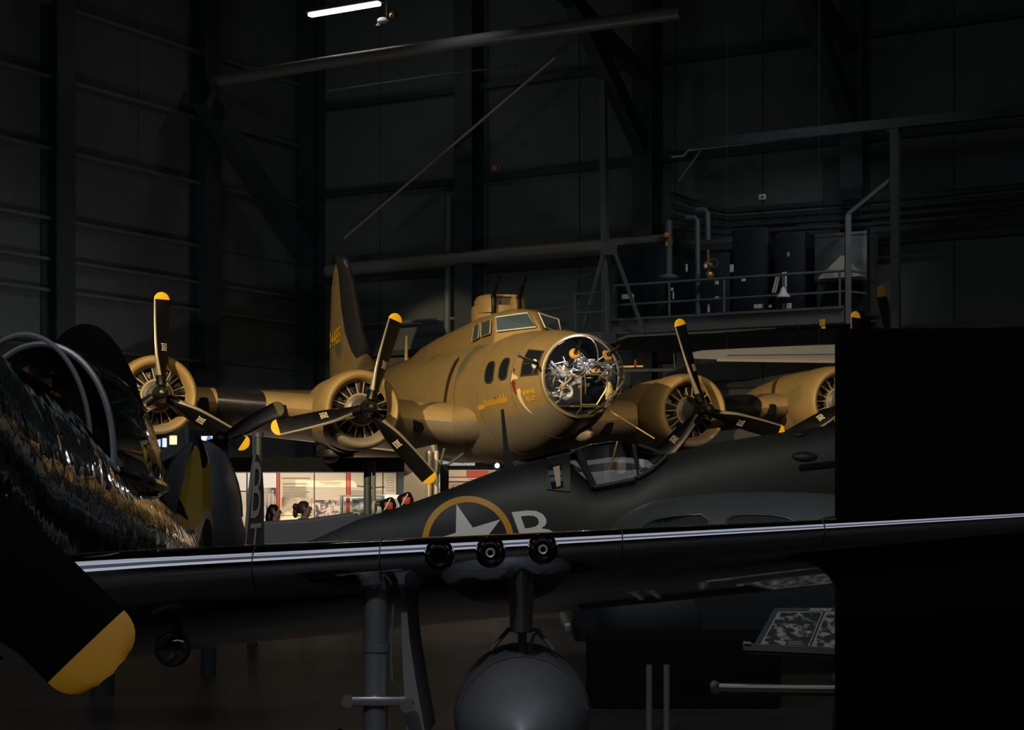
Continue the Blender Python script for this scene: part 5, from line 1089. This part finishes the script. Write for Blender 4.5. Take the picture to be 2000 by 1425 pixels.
# bright coloured panels below the outer engine
for k, (x0_, x1_, y0_, y1_, m, lab) in enumerate(((304, 314, 853, 872, mat('flag_blue', (.3, .4, .62), .6), 'pale blue bright panel right beside the black fin'), (317, 326, 855, 873, mat('flag_pale', (.5, .55, .66), .6), 'narrow pale bright panel second from the black fin'), (331, 346, 850, 868, mat('flag_yellow', (.66, .6, .3), .6), 'cream and yellow bright panel below the outer engine'), (393, 417, 851, 868, mat('flag_white', (.55, .6, .64), .6), 'white panel with blue band right of the blotched fin tip'))):
    a_, b_ = P(x0_, y0_, 42), P(x1_, y1_, 42); t = thing('lit_panel', lab, 'panel', ((a_.x+b_.x)/2, 42, 0), 0, 'bright panels under the outer wing')
    mk('face', *bevbox((0, 0, (a_.z+b_.z)/2), (b_.x-a_.x, .04, a_.z-b_.z), .01), m, t); mk('post', *tube((0, .06, 0), (0, .06, a_.z), .02), BLACK, t)
    if k == 3: mk('blue_band', *bevbox((.02, -.03, (a_.z+b_.z)/2), (.09, .02, (a_.z-b_.z)*.95), .004, R=Matrix.Rotation(.4, 3, 'Y')), mat('band_blue', (.03, .12, .4), .6), t)
# lamps of the displays
area('display_lamps', (-4.2, 34.65, 2.25), (-4.2, 36.5, 1.5), 70, 4.2, .15, (1, .88, .72))
area('striped_display_lamp', (-.7, 37.7, 2.16), (-.8, 39, 2.0), 13, 1.4, .15, (1, .82, .6))
area('hut_lamp', (-1.0, 41.2, 2.2), (-1.3, 43.2, 2.8), 25, .8, .2, (.92, .97, 1))
area('panel_lamp', (-8, 40.2, 2.4), (-8.0, 42, 2.9), 60, 2.0, .2, (.95, .97, 1))

# ================================================================== people
def person(px, py_top, Y, lab, hair_m, coat, pony):
    hd = P(px, py_top, Y); Hh = hd.z; x0_ = hd.x
    t = thing('person', lab, 'person', (x0_, Y, 0), 0, 'visitors')
    J = [((0, 0, Hh*.53), .15), ((0, 0, Hh*.62), .13), ((0, 0, Hh*.75), .15), ((.01, 0, Hh*.83), .075), ((.03, 0, Hh*.865), .055), ((.04, 0, Hh*.90), .085), ((.045, 0, Hh*.95), .09), ((.04, 0, Hh*.985), .06)]
    E_ = [(i, i+1) for i in range(7)]
    for sg_ in (-1, 1):
        b = len(J); J += [((0, sg_*.17, Hh*.80), .06), ((-.02, sg_*.21, Hh*.62), .045), ((.10, sg_*.18, Hh*.50), .035), ((.16, sg_*.17, Hh*.47), .03)]; E_ += [(2, b), (b, b+1), (b+1, b+2), (b+2, b+3)]
        b = len(J); J += [((0, sg_*.09, Hh*.48), .10), ((.02, sg_*.10, Hh*.27), .065), ((0, sg_*.10, .08), .045), ((.13, sg_*.10, .035), .035)]; E_ += [(0, b), (b, b+1), (b+1, b+2), (b+2, b+3)]
    me = bpy.data.meshes.new('body'); me.from_pydata([j[0] for j in J], E_, []); o = bpy.data.objects.new('body', me); COL.objects.link(o); o.parent = t
    m_ = o.modifiers.new('skin', 'SKIN'); 
    lay = me.skin_vertices[0] if me.skin_vertices else None
    if lay is None:
        bm = bmesh.new(); bm.from_mesh(me); bm.verts.layers.skin.verify(); bm.to_mesh(me); bm.free(); lay = me.skin_vertices[0]
    for i, j in enumerate(J): lay.data[i].radius = (j[1], j[1]); lay.data[i].use_root = (i == 0)
    s_ = o.modifiers.new('sub', 'SUBSURF'); s_.levels = 2; s_.render_levels = 2
    me.materials.append(mat('skin_tone', (.5, .29, .19), .55))
    for p in (): pass
    z = Hh*.945
    # face details, hair and clothing are children
    hs = [[Vector((.035-.028+.105*math.sin(PI*j/10)*math.cos(2*PI*i/18)*1.02, .095*math.sin(PI*j/10)*math.sin(2*PI*i/18), z+.005+.125*math.cos(PI*j/10))) for i in range(18)] for j in range(1, 8)]
    for j, r_ in enumerate(hs):
        for v in r_:
            if v.x > .075 and j > 2: v.x = .075
            if v.x > .03 and j > 4: v.x = .02
    V, F = loft(hs, True, True, False); mk('hair', V, F, hair_m, t)
    if pony: mk('hair_bun', *ell((-.115, 0, z+.03), (.05, .045, .06)), hair_m, t); mk('hair_tail', *ell((-.12, 0, z-.06), (.04, .035, .08)), hair_m, t)
    else: mk('hair_length', *ell((-.05, 0, z-.10), (.07, .10, .15)), hair_m, t)
    mk('nose', *ell((.128, 0, z-.005), (.018, .012, .02), 10, 8), mat('skin_tone', (0, 0, 0)), t)
    for sg_ in (-1, 1):
        mk('eye', *ell((.118, sg_*.035, z+.02), (.012, .014, .009), 8, 6), INK, t); mk('ear', *ell((.03, sg_*.09, z), (.022, .012, .032), 10, 8), mat('skin_tone', (0, 0, 0)), t)
    mk('mouth', *ell((.122, 0, z-.05), (.012, .025, .007), 8, 6), mat('lip_tone', (.28, .09, .07), .5), t)
    mk('coat', *loft([[Vector((a_*math.cos(2*PI*i/20), b_*math.sin(2*PI*i/20), zz)) for i in range(20)] for zz, a_, b_ in ((Hh*.42, .17, .21), (Hh*.55, .165, .205), (Hh*.70, .17, .22), (Hh*.79, .14, .20), (Hh*.83, .10, .12), (Hh*.85, .07, .075))], True), coat, t)
    for sg_ in (-1, 1): mk('sleeve', *pipe([(0, sg_*.18, Hh*.79), (-.02, sg_*.22, Hh*.62), (.09, sg_*.19, Hh*.51)], [.07, .06, .05], 10), coat, t); mk('trouser_leg', *pipe([(0, sg_*.09, Hh*.46), (.02, sg_*.10, Hh*.27), (0, sg_*.10, .09)], [.105, .08, .065], 12), mat('trousers_dark', (.02, .022, .03), .7), t)
    return t
person(533, 990, 27.8, 'visitor with straight dark hair and fringe facing the display', mat('hair_black', (.010, .008, .008), .4), mat('coat_dark', (.03, .03, .035), .7), False)
person(592, 983, 27.2, 'visitor with brown hair tied in a bun beside the map', mat('hair_brown', (.06, .035, .022), .5), mat('coat_grey', (.06, .06, .06), .7), True)

# ================================================================== other aircraft hanging behind
GW = thing('grey_glider_wing', 'pale grey rounded wing suspended behind the bomber right of the catwalk', 'aircraft wing', P(1520, 690, 41.5))
wp = [(1346, 695), (1352, 688), (1372, 684), (1450, 680), (1560, 675), (1760, 668), (1760, 708), (1650, 706), (1560, 704), (1450, 702), (1385, 701), (1358, 700)]
mk('wing_panel', *prism([P(a_, b_, 41.5) for a_, b_ in wp], (.2, .7, .05)), PGREY, GW, True, world=True)
mk('wing_rib_line', *bar(P(1420, 693, 41.45), P(1755, 690, 41.45), .02, .02), STEEL2, GW, False, world=True)
mk('lower_edge', *bar(P(1400, 703, 41.4), P(1755, 708, 41.4), .06, .06), mat('edge_tan', (.5, .42, .32), .4), GW, False, world=True)
for px in (1420, 1600): mk('cable', *tube(P(px, 682, 41.6), Vector((P(px, 682, 41.6).x, 41.6, HT-.05)), .004), STEEL, GW, world=True)
DWG = thing('dark_hanging_aircraft', 'dark shadowed wing hanging under the catwalk behind the nose', 'aircraft wing', P(1260, 680, 44))
dp = [(1190, 672), (1240, 660), (1330, 656), (1640, 640), (1640, 668), (1420, 680), (1310, 690), (1250, 686), (1200, 682)]
mk('wing_panel', *prism([P(a_, b_, 43.5) for a_, b_ in dp], (.2, .8, .1)), BLACK, DWG, True, world=True)
mk('pylon', *bevbox(P(1300, 698, 43.6), (.5, .4, .3), .08), BLACK, DWG, world=True)
for px in (1260, 1560): mk('cable', *tube(P(px, 660, 43.8), Vector((P(px, 660, 43.8).x, 43.8, zd)), .012), STEEL, DWG, world=True)
t = thing('chain_hoist', 'small hoist with red marker and yellow chain beside the nose glazing', 'hoist', P(1240, 716, 42))
mk('beam', *bar(P(1200, 716, 42), P(1256, 715, 42), .04, .04), BRASS, t, False, world=True); mk('marker', *bevbox(P(1241, 709, 41.95), (.05, .05, .17), .01), mat('pouch_red', (0, 0, 0)), t, world=True)
mk('rail', *bar(P(1195, 724, 42), P(1320, 722, 42), .06, .07), STEEL, t, False, world=True); mk('hanger', *tube(P(1318, 722, 42), P(1316, 690, 42), .015), STEEL2, t, world=True)
t = thing('spare_propeller_tip', 'dull yellow propeller tip of a far aircraft beyond the catwalk end', 'propeller', P(1722, 570, 43.5))
bp_ = [(1713, 580), (1714, 562), (1719, 556), (1727, 557), (1732, 578)]
mk('tip', *prism([P(a_, b_, 43.5) for a_, b_ in bp_], (0, .05, 0)), mat('tip_amber', (0, 0, 0)), t, False, world=True); mk('blade', *prism([P(a_, b_, 43.5) for a_, b_ in ((1713, 580), (1732, 578), (1775, 720), (1745, 720))], (0, .05, 0)), PROPB, t, False, world=True)
mk('mount', *tube(P(1760, 715, 43.6), Vector((P(1760, 715, 43.6).x, 43.6, 0)), .1), STEEL, t, world=True)
